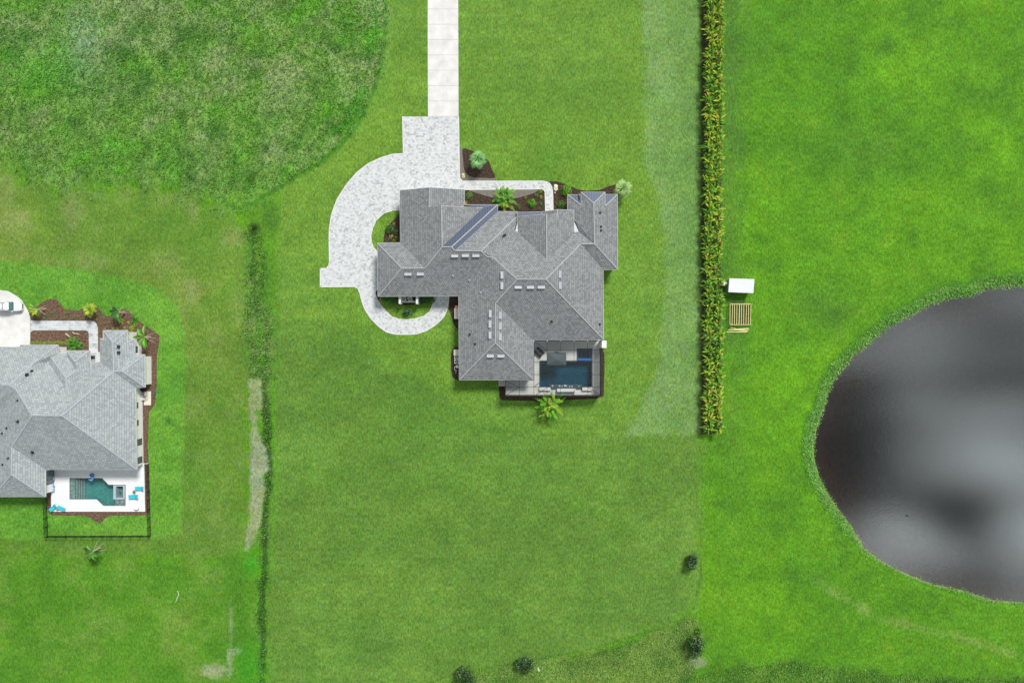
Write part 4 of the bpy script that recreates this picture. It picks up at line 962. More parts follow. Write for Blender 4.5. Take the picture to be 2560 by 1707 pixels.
FL = [(('w0','n1','a1','r2','r1'),0), (('n2','n3','a1','n1'),0), (('n3','n4','v1','r3','r2','a1'),0), (('w0','r1','w1'),0), (('r1','r2','r3','wv','w1'),0), (('r3','k1','s1','s2','sw','wv'),0), (('s2','se','sw'),0),
      (('s1','sv','se','s2'),0), (('k1','k2','m_se','sv','s1'),0), (('k2','cr','x6','m_se'),0), (('cr','cr2','x5','x6'),0), (('cr2','x4','x5'),0), (('x3','x4','cr2','cr'),0),
      (('r3','v1','a5','h5','e1','e2','cr','k2','k1'),0), (('h1','h2','h2b','a3','a4'),0), (('h1','a4','a5','v1'),0), (('h3','h4','a2'),0), (('h3','a2','a3','h2b'),0), (('h4','h5','a5','a4','a3','a2'),0),
      (('x1','b1s','b1','ap','cr','e2'),0), (('b1','b2','ap'),0), (('b2','b2s','x2n','x3','cr','ap'),0), (('x1','b1s','b1f','x1b'),0), (('x2','b2f','b2s','x2n'),0)]
OL = [('w1','w0','n1'), ('n2','n3','n4'), ('h1','h2'), ('h2b','h3','h4','h5'), ('e1','e2'), ('x1b','x1','e2'), ('b1s','b1','b2','b2s'), ('x2','x2n','x3','x4','x5','x6','m_se','sv','se','sw','wv','w1')]
WL = [(-88,867),(49.5,867),(49.5,862),(145,862),(145,883),(166.5,883),(166.5,876.3),(224,876.3),(225,905),(250,905),(250,846),(336.7,847),(336.7,886),(362,886),(362.6,968),(338.9,968),(342,1173.3),(113.3,1173.3),(113.3,1241.2),(-17,1241.2),(-17,1058),(-88,1058)]
CL = [('n3','a1'),('a1','r2'),('r1','r2'),('r2','r3'),('r3','k1'),('k1','k2'),('k1','s1'),('s1','s2'),('s2','se'),('s2','sw'),('k2','m_se'),('k2','cr'),('cr','cr2'),('cr2','x5'),('cr2','x4'),('ap','cr'),('b1','ap'),('b2','ap'),
      ('h1','a4'),('a4','a5'),('a3','a4'),('h4','a2'),('h3','a2'),('x1','b1s'),('x2n','b2s'),('w0','r1')]
left, lroof, lhit = house('neighbouring_house', 'white walled house with pale grey shingle roof and uncovered pool, cut by the left edge', 'house', VL, FL, OL, WL, CL, ZL, M_SH2, M_CAP2, (150, 1000),
     extra_walls=[([(259,825.6),(318.8,825.6),(318.8,856),(259,856)], 3.9)])
for u, v in ((298.4,866.2),(298.4,881)): vent_pipe(lroof, lhit, u, v, square=True)
for u, v in ((80,927),(67.3,936.7),(44.2,1001),(45,1053.5),(81.5,1130.5),(5.7,1082.7),(7,1160.8),(17,1070),(21,1145)): vent_pipe(lroof, lhit, u, v, r=.15 if v in (1053.5, 1130.5, 936.7) else .1)
# windows on the right hand walls
def wx(u): return P(u, 900, ZL).x-.45
M_PANE = mk('grey_glass', (.10,.13,.14), .15, .15, 1.2, spec=.6)
window(left, (wx(336.7), P(341, 873.6, 2.2).y, 2.15), 1.2, 1.1, 'E', M_PANE)
for v, w, zc_, h in ((1013, 1.0, 2.35, 1.1), (1057, 1.0, 2.35, 1.1), (1105, 1.15, 1.75, 2.2), (1150, 1.15, 1.75, 2.2)):
    xx = wx(338.9)+(v-968)/(1173-968)*(wx(342)-wx(338.9)); window(left, (xx+.02, P(350, v, zc_).y, zc_), w, h, 'E', M_PANE)
window(left, (wx(224.5), P(240, 896, 2.0).y, 1.9), 1.0, 1.6, 'E', M_GLASS)
xx = wx(113.3); a, b = P(120, 1176, 1.6).y, P(120, 1210, 1.6).y
window(left, (xx, (a+b)/2, 1.3), abs(a-b), 2.35, 'E', M_PANE, cols=3)
m = MB(); q = P(366, 1157.5, .5); m.box((q.x, q.y, 1.1), (1.3, .06, .06)); m.box((q.x+.1, q.y, .7), (.9, .05, .05))
m.build('awning_bracket', M_TRIM, left)

# deck, pool and spa of the neighbour
LP = [(174.5,1195),(255,1195),(271.5,1211.7),(313.3,1211.7),(313.3,1263.5),(259,1263.5),(241.8,1247.3),(174.5,1247.3)]
structure('pool_deck', [[(128.3,1170),(335,1170),(335,1172),(343.5,1172),(343.5,1158),(361,1158),(363.5,1278),(128.8,1278)], LP], 0, .12, M_DECKL)
lp = thing('swimming_pool', P(240, 1228), 'green water swimming pool with angled sides on the white deck at the left', 'swimming pool')
basin(lp, LP, 1.3, mk('green_plaster', (.05,.20,.19), .6, .2, .9, col2=(.075,.26,.24)), 0)
M_LEDGE = mk('pebble_ledge', (.22,.26,.25), .7, .15, 2.5, .2)
m = MB(); a, b = P(174.6, 1195.2), P(187, 1247.2); m.box(((a.x+b.x)/2, (a.y+b.y)/2, -.67), (b.x-a.x, a.y-b.y, 1.3)); m.build('tanning_ledge', M_LEDGE, lp)
for i in range(4):
    m = MB(); a, b = P(187.3+4.6*i, 1195.2), P(191.2+4.6*i, 1247.2); h = 1.3-.14-.2*(i+1); m.box(((a.x+b.x)/2, (a.y+b.y)/2, -1.3+h/2), (b.x-a.x, a.y-b.y, h)); m.build('pool_step', M_LEDGE, lp)
m = MB(); a, b = P(288, 1247.3), P(313.2, 1263.4); m.box(((a.x+b.x)/2, (a.y+b.y)/2, -.64), (b.x-a.x, a.y-b.y, 1.34)); m.build('ledge', mk('pink_ledge', (.25,.24,.24), .7, .2, 2.2), lp)
m = MB(); M_SPAW = mk('spa_wall', (.36,.42,.47), .5, .08, 2)
for (u0, v0, u1, v1) in ((285,1211.8,291,1247),(291,1243.5,313.2,1247),(309.5,1211.8,313.2,1243.5),(291,1211.8,309.5,1214.5)):
    a, b = P(u0, v0), P(u1, v1); m.box(((a.x+b.x)/2, (a.y+b.y)/2, -.55), (b.x-a.x-.01, a.y-b.y-.01, 1.6))
m.build('spa_wall', M_SPAW, lp)
m = MB(); a, b = P(291, 1214.5), P(309.5, 1243.5); m.box(((a.x+b.x)/2, (a.y+b.y)/2, -1.0), (b.x-a.x, a.y-b.y, .5)); m.build('spa_floor', mk('spa_floor', (.12,.19,.19), .6), lp)
for v in (1217, 1232): m = MB(); m.cyl(P(300.5, v, -.74), P(300.5, v, -.66), .16, .14, 10); m.build('drain', M_PIPE, lp)
m = MB(); m.prism([[P(*p)[:2] for p in LP]], None, .04); m.build('water', clear_water('green_pool_water', (.80,.95,.93), .03, 2.2, .4), lp, fixn=False)
m = MB(); pc = [P(*p, .12) for p in LP]
for a, b in zip(pc, pc[1:]+pc[:1]): m.beam(a-Vector((0, 0, .03)), b-Vector((0, 0, .03)), .1, .06)
m.build('coping', mk('grey_coping', (.16,.20,.21), .6, .1, 4), lp)
M_TURQ = mk('turquoise_fabric', (.03,.46,.55), .7, .08, 3)
lt = lounger(M_TURQ, M_TRIM, 1.75, .7); lt['category'] = 'sun lounger'
place(lt, P(351, 1219.3, .12), 0, 1, 'turquoise sun lounger at the right edge of the white deck, upper of two', 'turquoise sun loungers', copy=False)
place(lt, P(336.5, 1239.8, .12), .05, 1.12, 'turquoise sun lounger on the white deck between the spa and the mulch, lower of two', 'turquoise sun loungers')
place(lt, P(135.5, 1268, .12), .72, 1.0, 'turquoise sun lounger in the lower left corner of the white deck', 'turquoise sun loungers')
place(lt, P(156.5, 1269.3, .12), math.pi-.4+math.pi, .95, 'turquoise sun lounger right of the one in the lower left deck corner', 'turquoise sun loungers')
def side_table(u, v, rz, c, lb_):
    r = thing('side_table', P(u, v, .12), lb_, 'side table', 'small side tables on the white deck'); x, y = P(u, v)[:2]
    m = MB(); m.box((x, y, .55), (.48, .48, .05), rz); m.build('table_top', c, r, bevel=.01); m = MB()
    for i in range(4): a = rz+math.pi/4+i*math.pi/2; m.cyl((x+.28*math.cos(a), y+.28*math.sin(a), .12), (x+.28*math.cos(a), y+.28*math.sin(a), .53), .02, .02, 6)
    m.build('leg', c, r)
side_table(338.5, 1227.7, .7, mk('brown_table', (.17,.11,.10), .6), 'small brown square table between the two right turquoise loungers')
side_table(147, 1269.3, .3, mk('teal_table', (.12,.32,.36), .6), 'small teal table between the two loungers in the lower left deck corner')
def poolchair(u, v, rz, c, lb_):
    r = thing('deck_chair', P(u, v, .12), lb_, 'chair', 'pale blue chairs by the glass doors'); r.rotation_euler = (0, 0, 0); x, y = P(u, v)[:2]
    ca, sa = math.cos(rz), math.sin(rz); T = lambda a, b: (x+a*ca-b*sa, y+a*sa+b*ca)
    m = MB(); q = T(0, 0); m.box((q[0], q[1], .5), (.62, .66, .06), rz); m.build('seat', c, r, bevel=.02)
    m = MB(); q = T(-.27, 0); m.box((q[0], q[1], .78), (.06, .5, .5), rz); m.build('backrest', c, r, bevel=.02)
    for a in (-.2, .2):
        for b in (-.2, .2): m = MB(); q = T(a, b); m.cyl((q[0], q[1], .12), (q[0], q[1], .48), .022, .022, 6); m.build('leg', M_TRIM, r)
cb = mk('pale_blue_plastic', (.20,.36,.58), .5, .08, 3)
poolchair(136, 1194.5, 0, cb, 'pale blue deck chair nearest the dark glass doors, uppermost of three'); poolchair(136.3, 1223, 0, cb, 'pale blue deck chair at the left deck edge, lowest of three')
poolchair(136, 1212.3, .4, mk('mid_blue_plastic', (.12,.28,.52), .5), 'darker blue deck chair between the two pale blue ones')
r = thing('pool_toy', P(230.5, 1191, .12), 'bright blue inflatable toy lying over the upper pool edge', 'pool toy')
mb_ = mk('bright_blue_vinyl', (.02,.20,.60), .3, .1, 4); x, y = P(231.5, 1187)[:2]
m = MB(); ring = [(x+.32*math.cos(i*math.pi/7), y+.28*math.sin(i*math.pi/7), .28) for i in range(15)]; m.tube(ring, .13, 8); m.build('float_ring', mb_, r)
m = MB(); m.tube([(x+.25, y-.3, .26), (x+.2, y-.7, .24), (x-.1, y-1.0, .2), (x-.7, y-.85, .18)], [.14, .16, .2, .08], 8); m.build('float_tail', mk('pale_blue_vinyl', (.15,.36,.72), .3, .1, 4), r)
r = thing('round_table', P(345, 1264.5, .12), 'round white table faintly visible on the lower right of the white deck', 'table'); x, y = P(345, 1264.5)[:2]
m = MB(); m.cyl((x, y, .72), (x, y, .76), .55, .55, 24); m.build('table_top', M_WHITE, r); m = MB(); m.cyl((x, y, .12), (x, y, .72), .05, .05, 8); m.cyl((x, y, .12), (x, y, .16), .3, .28, 14); m.build('pedestal', M_TRIM, r)

# black metal fence around the neighbour's back garden
M_FENCE = mk('black_fence_paint', (.012,.015,.014), .5, .2, 5)
def fence(label, pts, hgt=1.3):
    a0 = P(*pts[0]); r = thing('metal_fence', a0, label, 'fence')
    for a, b in zip(pts[:-1], pts[1:]):
        A, B = P(*a), P(*b); d = B-A; n = max(1, round(d.length/1.9))
        for i in range(n):
            p, q = A+d*(i/n), A+d*((i+1)/n); m = MB()
            m.beam(p+Vector((0, 0, hgt-.08)), q+Vector((0, 0, hgt-.08)), .05, .05); m.beam(p+Vector((0, 0, .15)), q+Vector((0, 0, .15)), .05, .05)
            k = max(2, int((q-p).length/.13))
            for j in range(1, k): w = p.lerp(q, j/k); m.box((w.x, w.y, hgt/2), (.028, .028, hgt-.02))
            m.build('panel', M_FENCE, r, fixn=False)
            m = MB(); m.box((p.x, p.y, (hgt+.1)/2), (.1, .1, hgt+.1)); m.build('post', M_FENCE, r, fixn=False)
    m = MB(); e = P(*pts[-1]); m.box((e.x, e.y, (hgt+.1)/2), (.1, .1, hgt+.1)); m.build('post', M_FENCE, r, fixn=False)
fence('black metal picket fence enclosing the grass below the white pool deck', [(117.5,1246),(120.5,1339),(377.5,1338),(372.5,1158)])
# equipment beside the neighbour's right wall
g = thing('grill', P(355.5, 974), 'black covered round grill at the corner of the left house', 'grill'); x, y = P(355.5, 974, .9)[:2]
bm = bmesh.new(); bmesh.ops.create_uvsphere(bm, u_segments=16, v_segments=10, radius=.42); me_ = bpy.data.meshes.new('bowl'); bm.to_mesh(me_); bm.free(); me_.materials.append(M_BLACK)
o = bpy.data.objects.new('bowl', me_); SC.collection.objects.link(o); o.parent = g; o.location = Vector((x, y, .85))-Vector(g.location); o.scale = (1, .85, .8)
for a in (0, 2.1, 4.2): m = MB(); m.cyl((x+.35*math.cos(a), y+.35*math.sin(a), 0), (x+.2*math.cos(a), y+.2*math.sin(a), .65), .025, .025, 6); m.build('leg', M_BLACK, g)
m = MB(); a, b = P(360.5, 978), P(378, 1012.5); m.box(((a.x+b.x)/2, (a.y+b.y)/2, .07), (b.x-a.x, a.y-b.y, .12)); tag(m.build('equipment_pad', mk('cream_slab', (.62,.58,.50), .8, .05, 1), bevel=.02), 'cream concrete pad beside the right wall of the left house', 'concrete pad')
q = place(ac, P(362, 985, .13), .2, .8, 'pale air conditioner on the cream pad by the left house', 'machines on the cream pad')
for i, (u, v) in enumerate(((358,994),(361,998))):
    m = MB(); x, y = P(u, v)[:2]; m.cyl((x-.35, y, .5+.0*i), (x+.35, y, .5), .17, .17, 12); m.cyl((x, y, .12), (x, y, .5), .12, .12, 10); m.tube([(x+.3, y, .5), (x+.75, y+.1, .5), (x+.75, y+.1, .14)], .05, 6)
    tag(m.build('pool_pump', M_CREAM), ('upper' if i == 0 else 'lower')+' cream pool pump at the edge of the cream pad', 'pool pump', 'machines on the cream pad')
m = MB(); x, y = P(388, 981.5)[:2]; m.tube([(x+.35*math.cos(i*.7)*(1-.03*i), y+.4*math.sin(i*.7)*(1-.03*i), .07+.01*i) for i in range(19)], .035, 6)
tag(m.build('garden_hose', mk('teal_hose', (.03,.22,.20), .5)), 'coiled teal garden hose at the edge of the mulch by the left house', 'hose')
# ------------------------------------------------------------------ white utility vehicle on the left driveway
car = thing('parked_suv', P(22, 766.5), 'white sport utility vehicle with roof rack, parked on the concrete at the left edge', 'car')
ox, oy = P(56.0, 766.0, .6)[:2]           # nose of the vehicle
CW = 1.92; LN = 4.75
def section(x, zb, zt, w): return [(ox-x, oy-w/2, zb), (ox-x, oy+w/2, zb), (ox-x, oy+w/2, zt-.12), (ox-x, oy+w/2-.12, zt), (ox-x, oy-w/2+.12, zt), (ox-x, oy-w/2, zt-.12)]
def loft(secs):
    m = MB(); n = len(secs[0])
    for s_ in secs: m.v += s_
    for i in range(len(secs)-1): m.f += [(i*n+j, i*n+(j+1) % n, (i+1)*n+(j+1) % n, (i+1)*n+j) for j in range(n)]
    m.f += [tuple(range(n)), tuple(range((len(secs)-1)*n+n-1, (len(secs)-1)*n-1, -1))]
    return m
M_CAR = mk('white_car_paint', (.72,.74,.75), .25, .02, 1, spec=.6)
loft([section(0, .35, .75, CW*.66), section(.12, .3, .88, CW*.84), section(.35, .26, .98, CW*.95), section(.9, .26, 1.06, CW), section(1.45, .26, 1.1, CW), section(4.3, .26, 1.1, CW), section(4.65, .3, 1.05, CW*.93), section(LN, .4, .9, CW*.85)]).build('body', M_CAR, car, smooth=False, bevel=.02)
def gsec(x, w, z): return [(ox-x, oy-w/2, 1.08), (ox-x, oy+w/2, 1.08), (ox-x+(0), oy+w/2*.84, z), (ox-x, oy-w/2*.84, z)]
loft([gsec(1.35, CW*.88, 1.1), gsec(2.0, CW*.93, 1.58), gsec(2.5, CW*.94, 1.68), gsec(4.1, CW*.94, 1.66), gsec(4.6, CW*.9, 1.15)]).build('windows', mk('car_glass', (.05,.13,.13), .1, .4, 1.5, spec=.9), car)
m = MB(); rs = [(2.0, .70, 1.63), (2.5, .79, 1.73), (4.1, .79, 1.71), (4.3, .72, 1.52)]
m.add([(ox-a, oy+s*b, c) for a, b, c in rs for s in (-1, 1)]+[(ox-a, oy+s*(b+.02), c-.06) for a, b, c in rs for s in (-1, 1)], [(2*i, 2*i+1, 2*i+3, 2*i+2) for i in range(3)]+[(2*i+s, 2*i+2+s, 2*i+10+s, 2*i+8+s) for i in range(3) for s in (0, 1)])
m.build('roof_panel', M_CAR, car)
m = MB(); m.add([(ox-.4, oy-.75, .995), (ox-1.4, oy-.86, 1.115), (ox-1.4, oy+.86, 1.115), (ox-.4, oy+.75, .995)], [(0, 1, 2, 3)]); m.build('hood', M_CAR, car)
m = MB(); m.add([(ox-1.42, oy-.80, 1.13), (ox-1.56, oy-.80, 1.23), (ox-1.56, oy+.80, 1.23), (ox-1.42, oy+.80, 1.13)], [(0, 1, 2, 3)]); m.build('wiper_cowl', mk('grey_plastic', (.22,.20,.20), .6), car)
m = MB()
for y in (-.62, .62): m.beam((ox-2.6, oy+y, 1.78), (ox-4.0, oy+y, 1.76), .05, .05)
m.beam((ox-3.15, oy-.62, 1.8), (ox-3.15, oy+.62, 1.8), .07, .04); m.build('roof_rack', M_PIPE, car)
for sx in (.85, 3.75):
    for sy in (-1, 1):
        m = MB(); m.cyl((ox-sx, oy+sy*.72, .36), (ox-sx, oy+sy*.965, .36), .36, .36, 20); w_ = m.build('wheel', M_BLACK, car); m = MB(); m.cyl((ox-sx, oy+sy*.966, .36), (ox-sx, oy+sy*.975, .36), .2, .2, 14); m.build('rim', M_VENT, w_)
for sy in (-1, 1):
    m = MB(); m.box((ox-.2, oy+sy*.68, .82), (.3, .32, .12)); m.build('headlight', mk('headlight_lens', (.35,.42,.44), .1, .1, 5, spec=.9), car, bevel=.02)
    m = MB(); m.box((ox-1.7, oy+sy*1.06, 1.12), (.16, .2, .14)); m.build('mirror', M_CAR, car, bevel=.03)
m = MB(); m.box((ox-.03, oy, .6), (.08, 1.0, .2)); m.build('grille', M_BLACK, car)

# ------------------------------------------------------------------ shed, garden bed frame and timber beyond the hedge
shed = thing('garden_shed', P(1853, 714), 'small shed with a bright white flat metal roof standing right of the hedge', 'shed')
ZS = 2.2; c = [P(1823.6,695.7,ZS), P(1886.2,697.8,ZS), P(1883.3,732.7,ZS), P(1821,730.3,ZS)]
m = MB(); m.add([p for p in c]+[p-Vector((0, 0, .08)) for p in c], [(3, 2, 1, 0), (4, 5, 6, 7), (0, 1, 5, 4), (1, 2, 6, 5), (2, 3, 7, 6), (3, 0, 4, 7)])
rf = m.build('roof', mk('white_corrugated_metal', (.66,.68,.73), .45, .04, .8), shed)
m = MB()
for i in range(1, 24):
    a = c[0].lerp(c[1], i/24); b = c[3].lerp(c[2], i/24); m.beam(a+Vector((0, 0, .015)), b+Vector((0, 0, .015)), .05, .03)
m.build('corrugation', mk('white_corrugated_metal', (.66,.68,.73)), rf)
mid_ = (c[0]+c[2])/2; wc = [Vector((mid_.x+(p.x-mid_.x)*.93, mid_.y+(p.y-mid_.y)*.9, 0)) for p in c]
m = MB(); m.prism([[(p.x, p.y) for p in wc]], 0, ZS-.1); m.build('wall', mk('grey_board', (.30,.31,.30), .8, .1, 2), shed)
m = MB(); q = (wc[2]+wc[3])/2; m.box((q.x, q.y-.03, .95), (.9, .05, 1.9)); m.build('door', mk('shed_door', (.45,.45,.43), .7), shed, bevel=.01)
M_WOOD = mk('raw_timber', (.55,.52,.22), .8, .18, 3, col2=(.68,.66,.32))
fr = thing('timber_frame', P(1851, 786), 'raised square yellow timber frame with parallel slats below the shed', 'timber frame')
ZT = .8
B = lambda u, v, z=ZT: P(u, v, z)
m = MB()
for a, b in (((1825,759.8),(1877.5,759.8)),((1877.2,760),(1876,811.5)),((1875.8,811.5),(1824.5,811.5)),((1824.5,811),(1825,760))): m.beam(B(*a), B(*b), .1, .14)
m.build('rim_board', M_WOOD, fr)
for i in range(1, 9):
    u = 1825+52.3*i/9; m = MB(); m.beam(B(u+.5*math.sin(i*2), 760, ZT-.03), B(u-1, 811.3, ZT-.03), .1 if i != 4 else .13, .1); m.build('slat', M_WOOD, fr)
for a in ((1825.3,760.3),(1876.8,760.3),(1875.6,811),(1825,811)): m = MB(); q = B(*a, 0); m.box((q.x, q.y, .4), (.12, .12, .8)); m.build('post', M_WOOD, fr)
structure('vegetable_bed', [[(1822,762),(1876,762),(1875,812),(1821,812)]], 0, .04, mk('dark_green_soil', (.035,.05,.014), .95, .5, 2.5, .8, col2=(.09,.11,.03), bscale=9))
planks = [((1826,819.2),(1838.5,821.5),'short plank crossing over the upper end of the timber stack'), ((1836,823.2),(1871.5,820.3),'uppermost long plank lying on the grass below the timber frame'), ((1821,824.5),(1871.5,823.4),'second long plank from the top below the timber frame'),
          ((1833,824.4),(1870,827.3),'slanting plank in the middle of the timber stack'), ((1816.5,829.4),(1867,830),'lowest thin plank of the stack below the timber frame'), ((1818,750.5),(1866,752.8),'pale weathered plank lying between the shed and the timber frame'),
          ((1818,845),(1836,849.5),'grey pole lying on the grass below the timber stack')]
M_GREYW = mk('weathered_wood', (.16,.20,.11), .9, .15, 3)
for i, (a, b, lb_) in enumerate(planks):
    m = MB(); z = .08+.03*(i % 3); m.beam(P(*a, z), P(*b, z), .17 if i < 5 else .12, .05)
    tag(m.build('plank' if i < 6 else 'wooden_pole', M_WOOD if i < 5 else M_GREYW), lb_, 'plank' if i < 6 else 'pole', 'timber lying beside the hedge')
m = MB(); q = P(1809.8, 709.7); m.box((q.x, q.y, .45), (.62, .5, .9)); m.box((q.x, q.y, .93), (.7, .56, .06)); m.box((q.x, q.y, .97), (.05, .5, .03))
tag(m.build('storage_box', M_WHITE, bevel=.02), 'small white box between the hedge and the white shed', 'box')

# ------------------------------------------------------------------ plants
class Fol:
    def __init__(s): s.v = []; s.f = []; s.c = []
    def strip(s, pts, wid, c0, c1, fold=.25):
        """leaf blade along pts with half widths wid, folded along the midrib"""
        n0 = len(s.v); n = len(pts)
        for i, p in enumerate(pts):
            d = (pts[min(i+1, n-1)]-pts[max(i-1, 0)]); side = Vector((-d.y, d.x, 0)); side = side.normalized() if side.length > 1e-5 else Vector((1, 0, 0))
            w = wid[i]; t = i/(n-1); c = tuple(a*(1-t)+b*t for a, b in zip(c0, c1)); up = Vector((0, 0, w*fold))
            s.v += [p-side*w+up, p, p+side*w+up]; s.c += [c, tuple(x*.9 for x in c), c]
        for i in range(n-1):
            a = n0+3*i
            s.f += [(a, a+1, a+4, a+3), (a+1, a+2, a+5, a+4)]
    def frond(s, o, az, el, L, W, droop, c0, c1, n=5, peak=.4, fold=.25):
        d = Vector((math.cos(az)*math.cos(el), math.sin(az)*math.cos(el), math.sin(el)))
        pts = [o+d*(L*i/(n-1))-Vector((0, 0, droop*L*(i/(n-1))**2)) for i in range(n)]
        wid = [W*max(.04, math.sin(math.pi*min(1, (i/(n-1))**(math.log(.5)/math.log(peak)))))if 0 < i < n-1 else W*.06 for i in range(n)]
        s.strip(pts, wid, c0, c1, fold)
        return pts
    def pinnate(s, o, az, el, L, droop, c0, c1, rnd, leaf=.38, lw=.045, pairs=11):
        d = Vector((math.cos(az)*math.cos(el), math.sin(az)*math.cos(el), math.sin(el)))
        pt = lambda t: o+d*(L*t)-Vector((0, 0, droop*L*t*t))
        s.strip([pt(i/5) for i in range(6)], [.025]*5+[.01], c0, c1, 0)
        for i in range(pairs):
            t = .22+.76*i/(pairs-1); p = pt(t); ll = leaf*(math.sin(math.pi*(.15+.8*t))**.7)*rnd.uniform(.85, 1.15)
            for sg in (-1, 1):
                a = az+sg*rnd.uniform(.75, 1.15); q = p+Vector((math.cos(a)*ll, math.sin(a)*ll, rnd.uniform(-.35, .05)*ll))
                m_ = p.lerp(q, .5)+Vector((0, 0, .03)); k = rnd.uniform(.8, 1.2); cc = tuple(min(1, x*k) for x in (c1 if t > .6 else c0))
                s.strip([p, m_, q], [lw*.4, lw, lw*.1], cc, tuple(x*1.05 for x in cc), 0)
    def fan(s, o, az, el, pet, R_, blades, c0, c1, rnd, spread=2.3):
        d = Vector((math.cos(az)*math.cos(el), math.sin(az)*math.cos(el), math.sin(el))); h = o+d*pet
        s.strip([o, o.lerp(h, .5), h], [.03, .025, .02], c0, c0, 0)
        for i in range(blades):
            a = az+spread*(i/(blades-1)-.5)+rnd.uniform(-.04, .04); r = R_*(1-.22*abs(i/(blades-1)-.5)*2)*rnd.uniform(.9, 1.1); e = el-.18-rnd.uniform(0, .25)
            q = h+Vector((math.cos(a)*math.cos(e), math.sin(a)*math.cos(e), math.sin(e)))*r; q.z -= .15*r
            k = rnd.uniform(.75, 1.2); cc = tuple(min(1, x*k) for x in c1)
            s.strip([h, h.lerp(q, .55)+Vector((0, 0, .05)), q], [.02, .085, .012], cc, tuple(x*1.1 for x in cc), .3)
    def clump(s, c, r, n, size, cols, rnd, inner=.45, flat=.6):
        for _ in range(n):
            while True:
                x, y, z = (rnd.uniform(-1, 1) for _ in range(3)); q = x*x+y*y+z*z
                if inner*inner < q < 1: break
            lump = 1+.34*math.sin(5*x+3*y+c[0]*3)*math.sin(4*y-3*z+c[1]*3)
            p = Vector((c[0]+x*r[0]*lump, c[1]+y*r[1]*lump, c[2]+z*r[2]*lump))
            a = rnd.uniform(0, 6.283); L = size*rnd.uniform(.7, 1.4); n_ = Vector((x, y, z+flat)).normalized()+Vector((rnd.uniform(-.5, .5), rnd.uniform(-.5, .5), rnd.uniform(-.3, .3)))
            n_.normalize(); u = n_.orthogonal().normalized(); w = n_.cross(u); u, w = u*math.cos(a)+w*math.sin(a), w*math.cos(a)-u*math.sin(a)
            cc = cols[rnd.randrange(len(cols))]; k = rnd.uniform(.75, 1.3); cc = tuple(min(1, v*k) for v in cc); n0 = len(s.v)
            s.v += [p-u*L, p+w*L*.42, p+u*L, p-w*L*.42]; s.c += [cc]*4; s.f.append((n0, n0+1, n0+2, n0+3))
    def build(s, name, parent=None, origin=None, mat=None):
        m = MB(); m.v = [tuple(p) for p in s.v]; m.f = s.f; m.c = s.c
        return m.build(name, mat or LEAF, parent, origin, fixn=False)
M_BARK = mk('bark', (.10,.075,.05), .95, .3, 6, .5)
M_STEM = mk('pale_stem', (.42,.36,.27), .85, .15, 6, .3)
def k_(c, f): return tuple(min(1, x*f) for x in c)

def fan_palm(px, ht, Rr, c0, c1, label, seed, n=30, spread=2.3, cat='palm'):
    rnd = random.Random(seed); b = P(*px, 0); top = P(px[0], px[1], ht); b = Vector((top.x, top.y, 0))
    r = thing('fan_palm', b, label, cat); m = MB(); m.tube([b-Vector((0, 0, .1)), b.lerp(top, .5), top], [.2, .16, .13], 10); m.build('trunk', M_BARK, r)
    F = Fol()
    for i in range(n):
        el = 1.2-1.6*(i/n)**.8; F.fan(top, i*2.399+rnd.uniform(-.2, .2), el+rnd.uniform(-.1, .1), Rr*(.12+.36*i/n)*rnd.uniform(.8, 1.1), Rr*.66*rnd.uniform(.75, 1.25), 8, k_(c0, rnd.uniform(.8, 1.2)), k_(c1, rnd.uniform(.75, 1.25)), rnd, spread)
    F.build('crown', r); return r
def feather_palm(px, ht, Rr, cols, label, seed, n=26, stems=1, name='feather_palm', lean=.0, leaf=.36, elmin=-.15, pairs=11):
    rnd = random.Random(seed); top = P(px[0], px[1], ht); b = Vector((top.x, top.y, 0))
    r = thing(name, b, label, 'palm'); m = MB(); F = Fol()
    for s_ in range(stems):
        a = s_*2.4; o = Vector((math.cos(a), math.sin(a), 0))*(.0 if stems == 1 else Rr*.28*math.sqrt(rnd.random()+.1)); t = top+o*1.3-Vector((0, 0, rnd.uniform(0, .5) if stems > 1 else 0))
        m.tube([b+o*.3-Vector((0, 0, .1)), (b+o*.3).lerp(t, .6), t], [.09 if stems > 1 else .15, .07, .05], 8)
        nn = max(5, n//stems)
        for i in range(nn):
            c = cols[rnd.randrange(len(cols))]; el = 1.2-(1.2-elmin)*(i/nn)
            F.pinnate(t, i*2.399+rnd.uniform(-.25, .25)+s_, el, Rr*rnd.uniform(.8, 1.1), .35+.15*(1-el/1.3), k_(c, .85), c, rnd, leaf, .05, pairs)
    m.build('trunk', M_BARK, r); F.build('crown', r); return r
def traveller(px, ht, label, seed, greens, dead, dirs, ddirs, L=1.9, name='traveller_palm'):
    """few big paddle leaves plus bleached bare stalks"""
    rnd = random.Random(seed); top = P(px[0], px[1], ht); b = Vector((top.x, top.y, 0)); r = thing(name, b, label, 'palm')
    m = MB(); m.tube([b-Vector((0, 0, .1)), top], [.16, .12], 9); m.build('trunk', M_STEM, r); F = Fol()
    for a in dirs+[d_+.55 for d_ in dirs[::2]]:
        c = greens[rnd.randrange(len(greens))]; el = rnd.uniform(.15, .8); l = L*rnd.uniform(.75, 1.1)
        F.frond(top, a, el, l*1.1, .34*rnd.uniform(.8, 1.2), .4, k_(c, .9), k_(c, 1.15), 7, .62, .5)
    F.build('crown', r); D = MB()
    for a in ddirs:
        d = Vector((math.cos(a), math.sin(a), rnd.uniform(-.1, .25))); q = top+d*L*rnd.uniform(.8, 1.15); D.tube([top, top.lerp(q, .5)+Vector((0, 0, .08)), q-Vector((0, 0, .15))], [.055, .045, .025], 6)
    if ddirs: D.build('bare_stalk', M_STEM, r)
    return r
